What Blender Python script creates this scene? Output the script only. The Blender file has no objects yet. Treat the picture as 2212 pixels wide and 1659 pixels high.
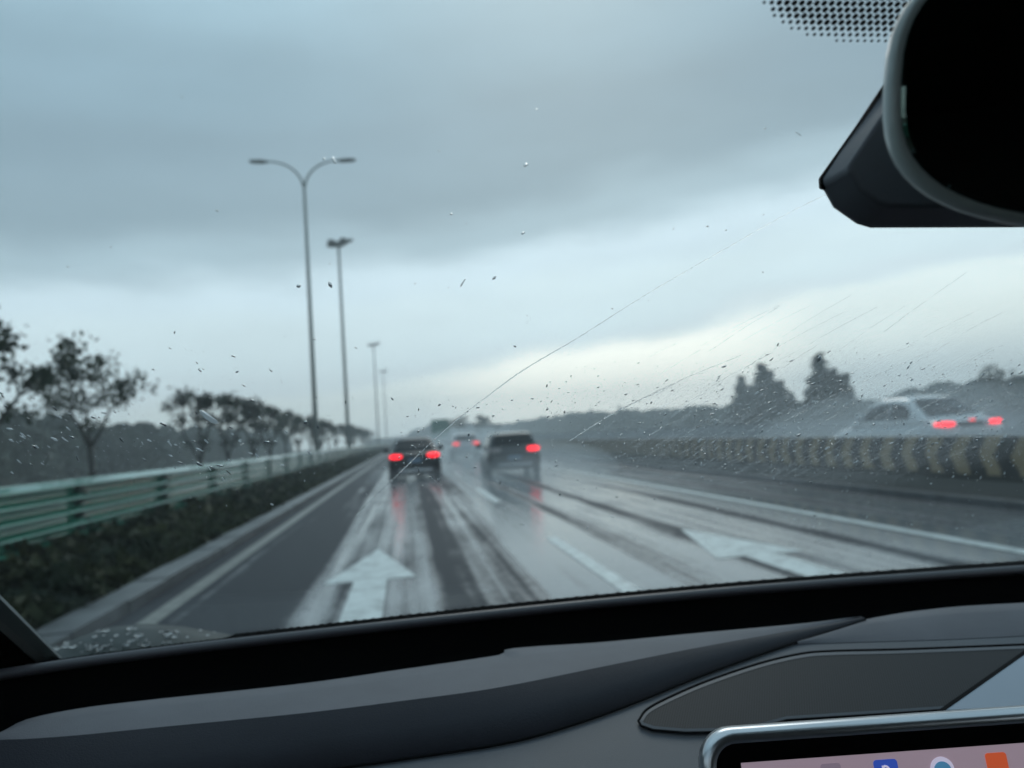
import bpy, bmesh, math, random
from mathutils import Vector, Matrix, Euler, noise as mnoise
random.seed(7)
R = math.radians
scene = bpy.context.scene
col = scene.collection

# ------------------------------------------------------------------ camera
W0, H0, F0 = 2212.0, 1659.0, 1671.0        # measuring frame of the photograph
CAMZ = 1.40
YAW, PITCH, ROLL = R(8.02), R(3.70), R(3.72)
fw = Vector((math.sin(YAW)*math.cos(PITCH), math.cos(YAW)*math.cos(PITCH), math.sin(PITCH)))
r0 = Vector((math.cos(YAW), -math.sin(YAW), 0))
u0 = r0.cross(fw)
cr = r0*math.cos(ROLL) - u0*math.sin(ROLL)
cu = u0*math.cos(ROLL) + r0*math.sin(ROLL)
CAM = Vector((0, 0, CAMZ))
cam_d = bpy.data.cameras.new('camera')
cam_o = bpy.data.objects.new('camera', cam_d); col.objects.link(cam_o)
cam_o.matrix_world = Matrix(((cr.x, cu.x, -fw.x, 0), (cr.y, cu.y, -fw.y, 0), (cr.z, cu.z, -fw.z, CAMZ), (0, 0, 0, 1)))
cam_d.sensor_width = 36.0
cam_d.lens = F0/W0*36.0
cam_d.clip_start = 0.02
cam_d.clip_end = 3000
cam_d.dof.use_dof = True
cam_d.dof.focus_distance = 0.48
cam_d.dof.aperture_fstop = cam_d.lens/3.6
scene.camera = cam_o

def ray(px, py):
    return fw + cr*((px-W0/2)/F0) - cu*((py-H0/2)/F0)
def hit(px, py, n, p0):
    d = ray(px, py); n = Vector(n)
    return CAM + d*((Vector(p0)-CAM).dot(n)/d.dot(n))
def hitz(px, py, z): return hit(px, py, (0, 0, 1), (0, 0, z))
def hity(px, py, y): return hit(px, py, (0, 1, 0), (0, y, 0))
def atz(px, py, depth): return CAM + ray(px, py)*depth

# ------------------------------------------------------------------ materials
def newmat(name):
    m = bpy.data.materials.new(name); m.use_nodes = True
    nt = m.node_tree
    return m, nt, nt.nodes['Principled BSDF'], nt.nodes['Material Output']
def srgb(r, g, b):
    f = lambda c: (c/255/12.92) if c/255 <= .04045 else ((c/255+.055)/1.055)**2.4
    return (f(r), f(g), f(b), 1)
def mat(name, c, rough=.5, metal=0., spec=.5, coat=0., var=.12, vscale=8., bump=0., bscale=200., c2=None):
    m, nt, b, out = newmat(name)
    N, L = nt.nodes, nt.links
    b.inputs['Roughness'].default_value = rough
    b.inputs['Metallic'].default_value = metal
    b.inputs['Specular IOR Level'].default_value = spec
    b.inputs['Coat Weight'].default_value = coat
    b.inputs['Coat Roughness'].default_value = .06
    tc = N.new('ShaderNodeTexCoord')
    no = N.new('ShaderNodeTexNoise'); no.inputs['Scale'].default_value = vscale; no.inputs['Detail'].default_value = 5
    L.new(tc.outputs['Object'], no.inputs['Vector'])
    rp = N.new('ShaderNodeValToRGB')
    a = [max(0, x*(1-var)) for x in c[:3]]; z = list(c2[:3]) if c2 else [min(1, x*(1+var)) for x in c[:3]]
    rp.color_ramp.elements[0].position = .35; rp.color_ramp.elements[1].position = .68
    rp.color_ramp.elements[0].color = (*a, 1); rp.color_ramp.elements[1].color = (*z, 1)
    L.new(no.outputs['Fac'], rp.inputs['Fac']); L.new(rp.outputs['Color'], b.inputs['Base Color'])
    if bump:
        n2 = N.new('ShaderNodeTexNoise'); n2.inputs['Scale'].default_value = bscale; n2.inputs['Detail'].default_value = 3
        L.new(tc.outputs['Object'], n2.inputs['Vector'])
        bp = N.new('ShaderNodeBump'); bp.inputs['Strength'].default_value = bump; bp.inputs['Distance'].default_value = .002
        L.new(n2.outputs['Fac'], bp.inputs['Height']); L.new(bp.outputs['Normal'], b.inputs['Normal'])
    return m
def emit(name, c, s):
    m, nt, b, out = newmat(name)
    b.inputs['Base Color'].default_value = (*[x*.5 for x in c[:3]], 1)
    b.inputs['Roughness'].default_value = .3
    b.inputs['Emission Color'].default_value = (*c[:3], 1); b.inputs['Emission Strength'].default_value = s
    return m

M = {}
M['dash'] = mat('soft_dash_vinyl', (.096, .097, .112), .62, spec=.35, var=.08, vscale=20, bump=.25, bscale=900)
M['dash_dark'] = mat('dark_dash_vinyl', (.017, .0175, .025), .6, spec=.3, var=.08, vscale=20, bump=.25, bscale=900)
M['console'] = mat('grey_console_plastic', (.072, .077, .090), .5, spec=.4, var=.07, vscale=14, bump=.15, bscale=1200)
M['light_trim'] = mat('pale_satin_trim', (.30, .34, .40), .4, spec=.5, var=.05)
M['black'] = mat('black_plastic', (.0012, .0013, .0014), .85, spec=.02, var=.2)
M['ridge'] = mat('black_rubber_ridge', (.05, .047, .055), .36, spec=.5, var=.1)
M['ceramic'] = mat('black_frit', (.012, .016, .016), .5, spec=.2)
M['gap'] = mat('dark_gap', (.004, .004, .005), .8, spec=.1)
M['headliner'] = mat('grey_headliner', (.16, .16, .16), .9, spec=.1, bump=.3, bscale=500)
M['pillar'] = mat('grey_pillar_trim', (.26, .28, .285), .7, spec=.3)
M['housing'] = mat('housing_plastic', (.12, .123, .14), .5, spec=.35, var=.1, bump=.15, bscale=1500)
M['rim'] = mat('satin_mirror_rim', (.46, .50, .49), .3, spec=.6, var=.05)
M['steel'] = mat('brushed_bezel', (.55, .57, .6), .28, metal=1.)
M['seat'] = mat('black_seat_leather', (.02, .02, .022), .5)
M['paint_own'] = mat('dark_green_grey_paint', (.020, .027, .026), .5, spec=.18, coat=.06, var=.1)
M['tyre'] = mat('tyre_rubber', (.018, .018, .02), .75, spec=.2)
M['alloy'] = mat('alloy_rim', (.35, .36, .38), .35, metal=.8)
M['carglass'] = mat('car_window_glass', (.004, .005, .007), .12, spec=.14, var=.1)
M['black_paint'] = mat('black_car_paint', (.005, .005, .008), .35, spec=.25, coat=.15, var=.1)
M['dark_paint'] = mat('dark_grey_car_paint', (.012, .014, .017), .3, spec=.35, coat=.4, var=.1)
M['white_paint'] = mat('white_car_paint', (.44, .47, .49), .25, coat=1., var=.05)
M['silver_paint'] = mat('silver_car_paint', (.38, .40, .42), .28, coat=1., var=.05)
M['plastic_trim'] = mat('car_plastic_trim', (.02, .021, .023), .6)
M['silver_trim'] = mat('bumper_silver_trim', (.45, .46, .48), .35, metal=.6)
M['plate'] = mat('plate_pale_blue', (.16, .24, .34), .4)
M['red_light'] = emit('tail_light_lit', (1., .010, .022), 2.8)
M['red_dim'] = emit('tail_light_dim', (1., .03, .03), 1.8)
M['red_off'] = mat('tail_light_unlit', (.32, .28, .28), .2, coat=1.)
M['galv'] = mat('lamp_galvanised_steel', (.19, .21, .20), .5, metal=.3, var=.1)
M['lamphead'] = mat('lamp_head_grey', (.06, .068, .065), .5)
M['rail'] = mat('green_painted_rail', (.05, .26, .18), .22, spec=.6, coat=.9, var=.18, vscale=1.4)
M['rail_post'] = mat('green_rail_post', (.025, .06, .05), .5)
M['bark'] = mat('wet_bark', (.028, .026, .022), .7, var=.3, bump=.5, bscale=40)
M['leaf_a'] = mat('wet_leaf_dark_green', (.022, .045, .024), .5, spec=.2, var=.5, vscale=1.6, c2=(.045, .06, .03))
M['leaf_b'] = mat('wet_leaf_plum', (.035, .03, .034), .5, spec=.2, var=.4, vscale=1.6, c2=(.035, .055, .03))
M['needle'] = mat('conifer_needles', (.022, .036, .032), .7, spec=.2, var=.4, vscale=.6, c2=(.035, .05, .04))
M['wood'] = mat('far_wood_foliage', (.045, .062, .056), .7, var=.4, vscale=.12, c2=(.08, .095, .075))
M['ivy'] = mat('bank_shrub_leaves', (.012, .030, .012), .6, spec=.12, var=.5, vscale=1.3, c2=(.045, .050, .020))
M['soil'] = mat('wet_soil', (.03, .03, .02), .8, var=.3, vscale=2)
M['grass'] = mat('roadside_grass', (.04, .055, .03), .9, var=.4, vscale=.2, c2=(.06, .06, .035))
M['kerb'] = mat('wet_kerb_concrete', (.105, .11, .115), .3, spec=.5, var=.35, vscale=2.5, bump=.4, bscale=60)
M['conc'] = mat('grey_concrete', (.26, .27, .28), .6, var=.15, vscale=.7)
M['sign'] = mat('green_sign_face', (.02, .11, .075), .5, var=.1)
M['strip_metal'] = mat('grey_metal_post', (.2, .2, .2), .5, metal=.5)

# wet asphalt: dry-ish dark lanes and shining films of water, stretched along the road
def wet_road(name, seed, dark=(.040, .043, .050), bias=0.):
    m, nt, b, out = newmat(name)
    N, L = nt.nodes, nt.links
    tc = N.new('ShaderNodeTexCoord')
    def nz(sx, sy, scale, det, off):
        mp = N.new('ShaderNodeMapping'); mp.inputs['Scale'].default_value = (sx, sy, 1); mp.inputs['Location'].default_value = (off, off*.7, 0)
        L.new(tc.outputs['Object'], mp.inputs['Vector'])
        n = N.new('ShaderNodeTexNoise'); n.inputs['Scale'].default_value = scale; n.inputs['Detail'].default_value = det
        L.new(mp.outputs['Vector'], n.inputs['Vector']); return n.outputs['Fac']
    def mth(op, a, b_, c=None):
        k = N.new('ShaderNodeMath'); k.operation = op
        for i, v in enumerate((a, b_, c)):
            if v is None: continue
            if isinstance(v, (int, float)): k.inputs[i].default_value = v
            else: L.new(v, k.inputs[i])
        return k.outputs[0]
    streak = nz(1.9, .035, 1., 3., seed)
    broad = nz(.7, .02, 1., 1., seed+5)
    thin = nz(6.5, .06, 1., 3., seed+21)
    blot = nz(1.2, .45, 1., 6., seed+9)
    fine = nz(1., 1., 9., 4., seed+2)
    s = mth('MULTIPLY_ADD', streak, .85, mth('MULTIPLY', broad, .55))
    s = mth('MULTIPLY_ADD', blot, .60, s)
    s = mth('MULTIPLY_ADD', mth('SUBTRACT', thin, .5), 1.05, s)
    s = mth('MULTIPLY_ADD', fine, .40, mth('SUBTRACT', s, .07))
    # ruts where the tyres of the traffic have pressed the water away
    sx = N.new('ShaderNodeSeparateXYZ'); L.new(tc.outputs['Object'], sx.inputs[0])
    rut = None
    for c_, w_, d_ in ((-2.50, .30, .55), (-1.72, .75, .46), (.36, .12, .30), (1.02, .19, .24), (2.45, .14, .16), (3.40, .17, .50), (4.75, .16, .34), (6.35, .16, .34), (7.75, .55, .55)):
        q = mth('MULTIPLY', mth('SUBTRACT', sx.outputs['X'], c_), 1/w_)
        g = mth('MULTIPLY', mth('POWER', 2.718, mth('MULTIPLY', mth('MULTIPLY', q, q), -1.)), d_)
        rut = g if rut is None else mth('ADD', rut, g)
    side = N.new('ShaderNodeMapRange'); side.interpolation_type = 'SMOOTHSTEP'
    side.inputs['From Min'].default_value = .9; side.inputs['From Max'].default_value = 3.0; side.inputs['To Max'].default_value = .21
    L.new(sx.outputs['X'], side.inputs['Value'])
    s = mth('ADD', mth('SUBTRACT', s, rut), side.outputs[0])
    mr = N.new('ShaderNodeMapRange'); mr.interpolation_type = 'SMOOTHSTEP'
    mr.inputs['From Min'].default_value = .80-bias; mr.inputs['From Max'].default_value = 1.33-bias
    L.new(s, mr.inputs['Value'])
    wet = mr.outputs[0]
    mx = N.new('ShaderNodeMix'); mx.data_type = 'RGBA'
    mx.inputs['A'].default_value = (*dark, 1); mx.inputs['B'].default_value = (.17, .176, .182, 1)  # pale base for the wet films: sky sheen put into the colour
    L.new(wet, mx.inputs['Factor'])
    L.new(mx.outputs['Result'], b.inputs['Base Color'])
    L.new(mth('MULTIPLY_ADD', wet, -.43, .54), b.inputs['Roughness'])
    L.new(mth('MULTIPLY_ADD', wet, .92, .05), b.inputs['Specular IOR Level'])
    bp = N.new('ShaderNodeBump'); bp.inputs['Strength'].default_value = .10; bp.inputs['Distance'].default_value = .01
    n3 = nz(1., 1., 60., 3., seed+3)
    L.new(n3, bp.inputs['Height']); L.new(bp.outputs['Normal'], b.inputs['Normal'])
    return m
M['road'] = wet_road('wet_asphalt', 3.)
M['road_far'] = wet_road('wet_asphalt_service_road', 13., bias=.1)
def marking_mat(name, c, wear):
    m, nt, b, out = newmat(name)
    N, L = nt.nodes, nt.links
    tc = N.new('ShaderNodeTexCoord')
    n = N.new('ShaderNodeTexNoise'); n.inputs['Scale'].default_value = 5; n.inputs['Detail'].default_value = 8; n.inputs['Roughness'].default_value = .65
    L.new(tc.outputs['Object'], n.inputs['Vector'])
    rp = N.new('ShaderNodeValToRGB')
    rp.color_ramp.elements[0].position = wear; rp.color_ramp.elements[1].position = wear+.22
    rp.color_ramp.elements[0].color = (c[0]*.45, c[1]*.45, c[2]*.45, 1); rp.color_ramp.elements[1].color = (*c, 1)
    L.new(n.outputs['Fac'], rp.inputs['Fac']); L.new(rp.outputs['Color'], b.inputs['Base Color'])
    b.inputs['Roughness'].default_value = .35; b.inputs['Specular IOR Level'].default_value = .45
    return m
M['mark'] = marking_mat('white_road_paint', (.68, .72, .70), .33)
M['mark_edge'] = marking_mat('worn_edge_paint', (.22, .22, .19), .42)

# chevron painted crash barrier
def barrier_mat():
    m, nt, b, out = newmat('chevron_painted_concrete')
    N, L = nt.nodes, nt.links
    tc = N.new('ShaderNodeTexCoord'); sx = N.new('ShaderNodeSeparateXYZ'); L.new(tc.outputs['Object'], sx.inputs[0])
    def mth(op, a, b_=None):
        k = N.new('ShaderNodeMath'); k.operation = op
        for i, v in enumerate((a, b_)):
            if v is None: continue
            if isinstance(v, (int, float)): k.inputs[i].default_value = v
            else: L.new(v, k.inputs[i])
        return k.outputs[0]
    zz = mth('ABSOLUTE', mth('SUBTRACT', sx.outputs['Z'], .65))
    no = N.new('ShaderNodeTexNoise'); no.inputs['Scale'].default_value = 3; no.inputs['Detail'].default_value = 6
    L.new(tc.outputs['Object'], no.inputs['Vector'])
    t = mth('ADD', sx.outputs['Y'], mth('MULTIPLY', zz, .55))
    t = mth('ADD', t, mth('MULTIPLY', no.outputs['Fac'], .26))
    fr = mth('FRACT', mth('MULTIPLY', t, 1/.60))
    st = N.new('ShaderNodeMapRange'); st.interpolation_type = 'SMOOTHSTEP'
    st.inputs['From Min'].default_value = .20; st.inputs['From Max'].default_value = .32
    L.new(mth('ABSOLUTE', mth('SUBTRACT', fr, .5)), st.inputs['Value'])
    up = mth('GREATER_THAN', sx.outputs['Z'], .38)
    mx = N.new('ShaderNodeMix'); mx.data_type = 'RGBA'
    mx.inputs['A'].default_value = (.045, .048, .048, 1); mx.inputs['B'].default_value = (.40, .315, .20, 1)
    veil = N.new('ShaderNodeMapRange'); veil.inputs['From Min'].default_value = 10.; veil.inputs['From Max'].default_value = 32.   # stripe contrast drops further along: rain-film haze put into the colour
    veil.inputs['To Min'].default_value = 1.; veil.inputs['To Max'].default_value = .35; L.new(sx.outputs['Y'], veil.inputs['Value'])
    k1 = mth('ADD', mth('MULTIPLY', mth('SUBTRACT', st.outputs[0], .4), veil.outputs[0]), .4)
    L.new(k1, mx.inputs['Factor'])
    m2 = N.new('ShaderNodeMix'); m2.data_type = 'RGBA'; m2.inputs['A'].default_value = (.055, .056, .05, 1)
    L.new(up, m2.inputs['Factor']); L.new(mx.outputs['Result'], m2.inputs['B'])
    m3 = N.new('ShaderNodeMix'); m3.data_type = 'RGBA'; m3.blend_type = 'MULTIPLY'; m3.inputs['Factor'].default_value = .7
    n2 = N.new('ShaderNodeTexNoise'); n2.inputs['Scale'].default_value = 1.3; n2.inputs['Detail'].default_value = 8; n2.inputs['Roughness'].default_value = .7
    L.new(tc.outputs['Object'], n2.inputs['Vector'])
    L.new(m2.outputs['Result'], m3.inputs['A']); L.new(n2.outputs['Fac'], m3.inputs['B'])
    L.new(m3.outputs['Result'], b.inputs['Base Color']); b.inputs['Roughness'].default_value = .55
    return m
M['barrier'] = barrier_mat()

def grille_mat():
    m, nt, b, out = newmat('perforated_grille')
    N, L = nt.nodes, nt.links
    tc = N.new('ShaderNodeTexCoord')
    vo = N.new('ShaderNodeTexVoronoi'); vo.inputs['Scale'].default_value = 520; vo.inputs['Randomness'].default_value = 0.
    mp = N.new('ShaderNodeMapping'); mp.inputs['Rotation'].default_value = (0, 0, R(28)); mp.inputs['Scale'].default_value = (1, 1, 0)
    L.new(tc.outputs['Object'], mp.inputs['Vector']); L.new(mp.outputs['Vector'], vo.inputs['Vector'])
    rp = N.new('ShaderNodeValToRGB')
    rp.color_ramp.elements[0].position = .30; rp.color_ramp.elements[1].position = .42
    rp.color_ramp.elements[0].color = (.0015, .0015, .002, 1); rp.color_ramp.elements[1].color = (.019, .020, .024, 1)
    L.new(vo.outputs['Distance'], rp.inputs['Fac']); L.new(rp.outputs['Color'], b.inputs['Base Color'])
    b.inputs['Roughness'].default_value = .6; b.inputs['Specular IOR Level'].default_value = .3
    return m
M['grille'] = grille_mat()

def glass_mat():
    m, nt, b, out = newmat('windscreen_glass')
    N, L = nt.nodes, nt.links
    N.remove(b)
    tr = N.new('ShaderNodeBsdfTransparent'); tr.inputs['Color'].default_value = (.915, .964, .968, 1)
    gl = N.new('ShaderNodeBsdfGlossy'); gl.inputs['Roughness'].default_value = .02; gl.inputs['Color'].default_value = (.8, .9, .9, 1)
    lw = N.new('ShaderNodeLayerWeight'); lw.inputs['Blend'].default_value = .5
    pw = N.new('ShaderNodeMath'); pw.operation = 'POWER'; pw.inputs[1].default_value = 5.; L.new(lw.outputs['Facing'], pw.inputs[0])
    fr = N.new('ShaderNodeMath'); fr.operation = 'MULTIPLY_ADD'; fr.inputs[1].default_value = .6; fr.inputs[2].default_value = .012; L.new(pw.outputs[0], fr.inputs[0])
    mx = N.new('ShaderNodeMixShader')
    L.new(fr.outputs[0], mx.inputs[0]); L.new(tr.outputs[0], mx.inputs[1]); L.new(gl.outputs[0], mx.inputs[2])
    # thin smeared film of fine drops left by the wiper on the passenger side
    tc = N.new('ShaderNodeTexCoord')
    gnn = Vector((0, math.tan(R(30)), 1)).normalized(); gpp = Vector((0, .87, 1.215))
    c = hit(1790, 930, gnn, gpp); e1 = (hit(1890, 872, gnn, gpp)-c).normalized(); e2 = gnn.cross(e1)
    def dot(v):
        q = N.new('ShaderNodeVectorMath'); q.operation = 'SUBTRACT'; q.inputs[1].default_value = c; L.new(tc.outputs['Object'], q.inputs[0])
        d_ = N.new('ShaderNodeVectorMath'); d_.operation = 'DOT_PRODUCT'; d_.inputs[1].default_value = v; L.new(q.outputs[0], d_.inputs[0]); return d_.outputs['Value']
    def mth(op, a, b_=0., c_=0.):
        k = N.new('ShaderNodeMath'); k.operation = op
        for i, v in enumerate((a, b_, c_)):
            if isinstance(v, (int, float)): k.inputs[i].default_value = v
            else: L.new(v, k.inputs[i])
        return k.outputs[0]
    u, v = dot(e1), dot(e2)
    cb = N.new('ShaderNodeCombineXYZ'); L.new(mth('MULTIPLY', u, 22.), cb.inputs[0]); L.new(mth('MULTIPLY', v, 620.), cb.inputs[1])
    n1 = N.new('ShaderNodeTexNoise'); n1.inputs['Scale'].default_value = 1.; n1.inputs['Detail'].default_value = 4; n1.inputs['Roughness'].default_value = .65; L.new(cb.outputs[0], n1.inputs['Vector'])
    n2 = N.new('ShaderNodeTexNoise'); n2.inputs['Scale'].default_value = 620; n2.inputs['Detail'].default_value = 2; L.new(tc.outputs['Object'], n2.inputs['Vector'])
    h1 = hit(2290, 925, gnn, gpp)-c; h2 = hit(1790, 1075, gnn, gpp)-c
    a_ = h1.normalized(); b2 = (h2-a_*h2.dot(a_)).normalized()
    r2 = mth('ADD', mth('POWER', mth('ABSOLUTE', mth('MULTIPLY', dot(a_), 1/(h1.length*1.25))), 2.), mth('POWER', mth('ABSOLUTE', mth('MULTIPLY', dot(b2), 1/h2.dot(b2))), 2.))
    msk = N.new('ShaderNodeMapRange'); msk.interpolation_type = 'SMOOTHSTEP'; msk.inputs['From Min'].default_value = 1.; msk.inputs['From Max'].default_value = .15; L.new(r2, msk.inputs['Value'])
    st = N.new('ShaderNodeMapRange'); st.inputs['From Min'].default_value = .48; st.inputs['From Max'].default_value = .74; L.new(n1.outputs['Fac'], st.inputs['Value'])
    sp = N.new('ShaderNodeMapRange'); sp.inputs['From Min'].default_value = .54; sp.inputs['From Max'].default_value = .70; L.new(n2.outputs['Fac'], sp.inputs['Value'])
    fac = mth('MULTIPLY', msk.outputs[0], mth('ADD', mth('ADD', mth('MULTIPLY', st.outputs[0], .20), mth('MULTIPLY', sp.outputs[0], .18)), .02))
    tl = N.new('ShaderNodeBsdfTranslucent'); tl.inputs['Color'].default_value = (.95, .98, 1., 1)
    mf = N.new('ShaderNodeMixShader'); L.new(fac, mf.inputs[0]); L.new(mx.outputs[0], mf.inputs[1]); L.new(tl.outputs[0], mf.inputs[2])
    L.new(mf.outputs[0], out.inputs['Surface'])
    return m
M['glass'] = glass_mat()
def water_mat(name, f):
    m, nt, b, out = newmat(name)
    N, L = nt.nodes, nt.links
    N.remove(b)
    g = N.new('ShaderNodeBsdfGlass'); g.inputs['IOR'].default_value = 1.33; g.inputs['Roughness'].default_value = 0.
    t_ = N.new('ShaderNodeBsdfTranslucent'); t_.inputs['Color'].default_value = (.95, .98, 1, 1)  # white translucent share paints sky glints into the water
    mx = N.new('ShaderNodeMixShader'); mx.inputs[0].default_value = f
    L.new(g.outputs[0], mx.inputs[1]); L.new(t_.outputs[0], mx.inputs[2]); L.new(mx.outputs[0], out.inputs['Surface'])
    return m
M['water'] = water_mat('rain_water', .10)
M['bead'] = water_mat('rain_bead', .35)  # bonnet beads, sky highlights painted in as white
M['bright'] = water_mat('rain_water_white_glint', .5)  # drops over dark surroundings, stronger glint painted in as white
m, nt, b, o_ = newmat('dimmed_mirror_glass')
b.inputs['Base Color'].default_value = (.11, .145, .13, 1); b.inputs['Metallic'].default_value = 1.; b.inputs['Roughness'].default_value = .04
M['mirror'] = m
M['display'] = emit('screen_lit_pink', (.60, .45, .54), .33)
M['icon_blue'] = emit('screen_lit_blue', (.05, .12, .62), .45)
M['icon_teal'] = emit('screen_lit_teal', (.10, .32, .55), .45)
M['icon_orange'] = emit('screen_lit_orange', (.75, .12, .04), .5)
M['icon_pale'] = emit('screen_lit_pale', (.75, .7, .9), .5)
M['icon_mauve'] = emit('screen_lit_mauve', (.36, .28, .36), .4)

# ------------------------------------------------------------------ mesh helpers
class MB:
    def __init__(s): s.v = []; s.f = []
    def add(s, vs, fs):
        o = len(s.v); s.v += [tuple(v) for v in vs]; s.f += [tuple(i+o for i in f) for f in fs]; return s
    def box(s, x0, x1, y0, y1, z0, z1):
        vs = [(x, y, z) for z in (z0, z1) for y in (y0, y1) for x in (x0, x1)]
        return s.add(vs, [(0, 2, 3, 1), (4, 5, 7, 6), (0, 1, 5, 4), (2, 6, 7, 3), (0, 4, 6, 2), (1, 3, 7, 5)])
    def obox(s, c, ax, ay, az):
        c = Vector(c); vs = [c+ax*i+ay*j+az*k for k in (-1, 1) for j in (-1, 1) for i in (-1, 1)]
        return s.add(vs, [(0, 2, 3, 1), (4, 5, 7, 6), (0, 1, 5, 4), (2, 6, 7, 3), (0, 4, 6, 2), (1, 3, 7, 5)])
    def tube(s, pts, rad, n=8, caps=True):
        pts = [Vector(p) for p in pts]
        if isinstance(rad, (int, float)): rad = [rad]*len(pts)
        vs = []; prev = None
        for i, p in enumerate(pts):
            t = (pts[min(i+1, len(pts)-1)]-pts[max(i-1, 0)])
            t = t.normalized() if t.length > 1e-9 else Vector((0, 0, 1))
            if prev is None:
                a = Vector((0, 0, 1)) if abs(t.z) < .9 else Vector((1, 0, 0))
                u = t.cross(a).normalized()
            else:
                u = (prev-t*prev.dot(t)).normalized()
            prev = u; w = t.cross(u)
            vs += [p+(u*math.cos(2*math.pi*k/n)+w*math.sin(2*math.pi*k/n))*rad[i] for k in range(n)]
        fs = []
        for i in range(len(pts)-1):
            for k in range(n):
                a = i*n+k; b_ = i*n+(k+1) % n
                fs.append((a, b_, b_+n, a+n))
        if caps:
            fs.append(tuple(range(n))[::-1]); fs.append(tuple((len(pts)-1)*n+k for k in range(n)))
        return s.add(vs, fs)
    def loft(s, rings, close_ring=True, caps=True):
        n = len(rings[0]); vs = [v for r in rings for v in r]; fs = []
        for i in range(len(rings)-1):
            for k in range(n if close_ring else n-1):
                a = i*n+k; b_ = i*n+(k+1) % n
                fs.append((a, b_, b_+n, a+n))
        if caps and close_ring:
            fs.append(tuple(range(n))[::-1]); fs.append(tuple((len(rings)-1)*n+k for k in range(n)))
        return s.add(vs, fs)
    def prism(s, poly, d):
        n = len(poly); d = Vector(d); vs = [Vector(p) for p in poly]+[Vector(p)+d for p in poly]
        fs = [tuple(range(n))[::-1], tuple(n+k for k in range(n))]+[(k, (k+1) % n, n+(k+1) % n, n+k) for k in range(n)]
        return s.add(vs, fs)
    def quad(s, c, u, v):
        c = Vector(c); return s.add([c-u-v, c+u-v, c+u+v, c-u+v], [(0, 1, 2, 3)])
    def build(s, name, m, parent=None, smooth=False, bevel=0., seg=2, angle=35):
        me = bpy.data.meshes.new(name); me.from_pydata(s.v, [], s.f); me.update()
        me.materials.append(m)
        if smooth or bevel:
            me.shade_smooth()
        o = bpy.data.objects.new(name, me); col.objects.link(o)
        if parent: o.parent = parent
        if bevel:
            bv = o.modifiers.new('bevel', 'BEVEL'); bv.width = bevel; bv.segments = seg; bv.limit_method = 'ANGLE'; bv.angle_limit = R(angle)
            bv.harden_normals = True
        return o
def fixn(o):
    bm = bmesh.new(); bm.from_mesh(o.data); bmesh.ops.recalc_face_normals(bm, faces=bm.faces); bm.to_mesh(o.data); bm.free(); return o
def sharp(o, a=40):
    me = o.data
    bm = bmesh.new(); bm.from_mesh(me)
    for e in bm.edges:
        e.smooth = not (len(e.link_faces) == 2 and e.calc_face_angle(0) > R(a))
    for f in bm.faces: f.smooth = True
    bm.to_mesh(me); bm.free(); return o
def tag(o, label=None, cat=None, group=None, kind=None):
    if label: o['label'] = label
    if cat: o['category'] = cat
    if group: o['group'] = group
    if kind: o['kind'] = kind
    return o
def empty(name, loc=(0, 0, 0), rz=0.):
    o = bpy.data.objects.new(name, None); o.location = loc; o.rotation_euler = (0, 0, rz); o.empty_display_size = .3
    col.objects.link(o); return o
def kids(o): return [c for c in bpy.data.objects if c.parent == o]
def copy_tree(o, parent=None):
    c = o.copy(); col.objects.link(c)
    if parent: c.parent = parent
    for ch in kids(o): copy_tree(ch, c)
    return c
def crom(pts, n):
    """Catmull-Rom through 2D points"""
    P_ = [Vector(p) for p in pts]; P_ = [P_[0]*2-P_[1]]+P_+[P_[-1]*2-P_[-2]]
    out = []
    for i in range(1, len(P_)-2):
        a, b_, c, d = P_[i-1:i+3]
        for k in range(n):
            t = k/n
            out.append(.5*((2*b_)+(c-a)*t+(2*a-5*b_+4*c-d)*t*t+(3*b_-a-3*c+d)*t**3))
    out.append(P_[-2]); return out
def resample(pts, n):
    L_ = [0]
    for a, b_ in zip(pts, pts[1:]): L_.append(L_[-1]+(b_-a).length)
    out = []; j = 0
    for k in range(n):
        t = L_[-1]*k/(n-1)
        while j < len(L_)-2 and L_[j+1] < t: j += 1
        w = (t-L_[j])/max(1e-12, L_[j+1]-L_[j]); out.append(pts[j].lerp(pts[j+1], min(1, max(0, w))))
    return out

# ------------------------------------------------------------------ world: overcast sky
w = bpy.data.worlds.new('World'); scene.world = w; w.use_nodes = True
nt = w.node_tree; N, L = nt.nodes, nt.links
bg = N['Background']; bg.inputs['Strength'].default_value = .1
sky = N.new('ShaderNodeTexSky'); sky.sky_type = 'NISHITA'; sky.sun_disc = False
sky.sun_elevation = R(38); sky.sun_rotation = R(14); sky.air_density = 1.5; sky.dust_density = 3
tc = N.new('ShaderNodeTexCoord')
sx = N.new('ShaderNodeSeparateXYZ'); L.new(tc.outputs['Generated'], sx.inputs[0])
def wm(op, a, b_, c=None):
    k = N.new('ShaderNodeMath'); k.operation = op
    for i, v in enumerate((a, b_, c)):
        if v is None: continue
        if isinstance(v, (int, float)): k.inputs[i].default_value = v
        else: L.new(v, k.inputs[i])
    return k.outputs[0]
def wn(scale, sc, det, loc=(0, 0, 0), rough=.5):
    mp = N.new('ShaderNodeMapping'); mp.inputs['Scale'].default_value = sc; mp.inputs['Location'].default_value = loc
    L.new(tc.outputs['Generated'], mp.inputs['Vector'])
    n = N.new('ShaderNodeTexNoise'); n.inputs['Scale'].default_value = scale; n.inputs['Detail'].default_value = det; n.inputs['Roughness'].default_value = rough
    L.new(mp.outputs['Vector'], n.inputs['Vector']); return n.outputs['Fac']
t = wm('MULTIPLY_ADD', sx.outputs['X'], -.085, sx.outputs['Z'])
n1 = wn(2.6, (1, 1, 3.2), 5, (1.3, .4, .2))
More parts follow.
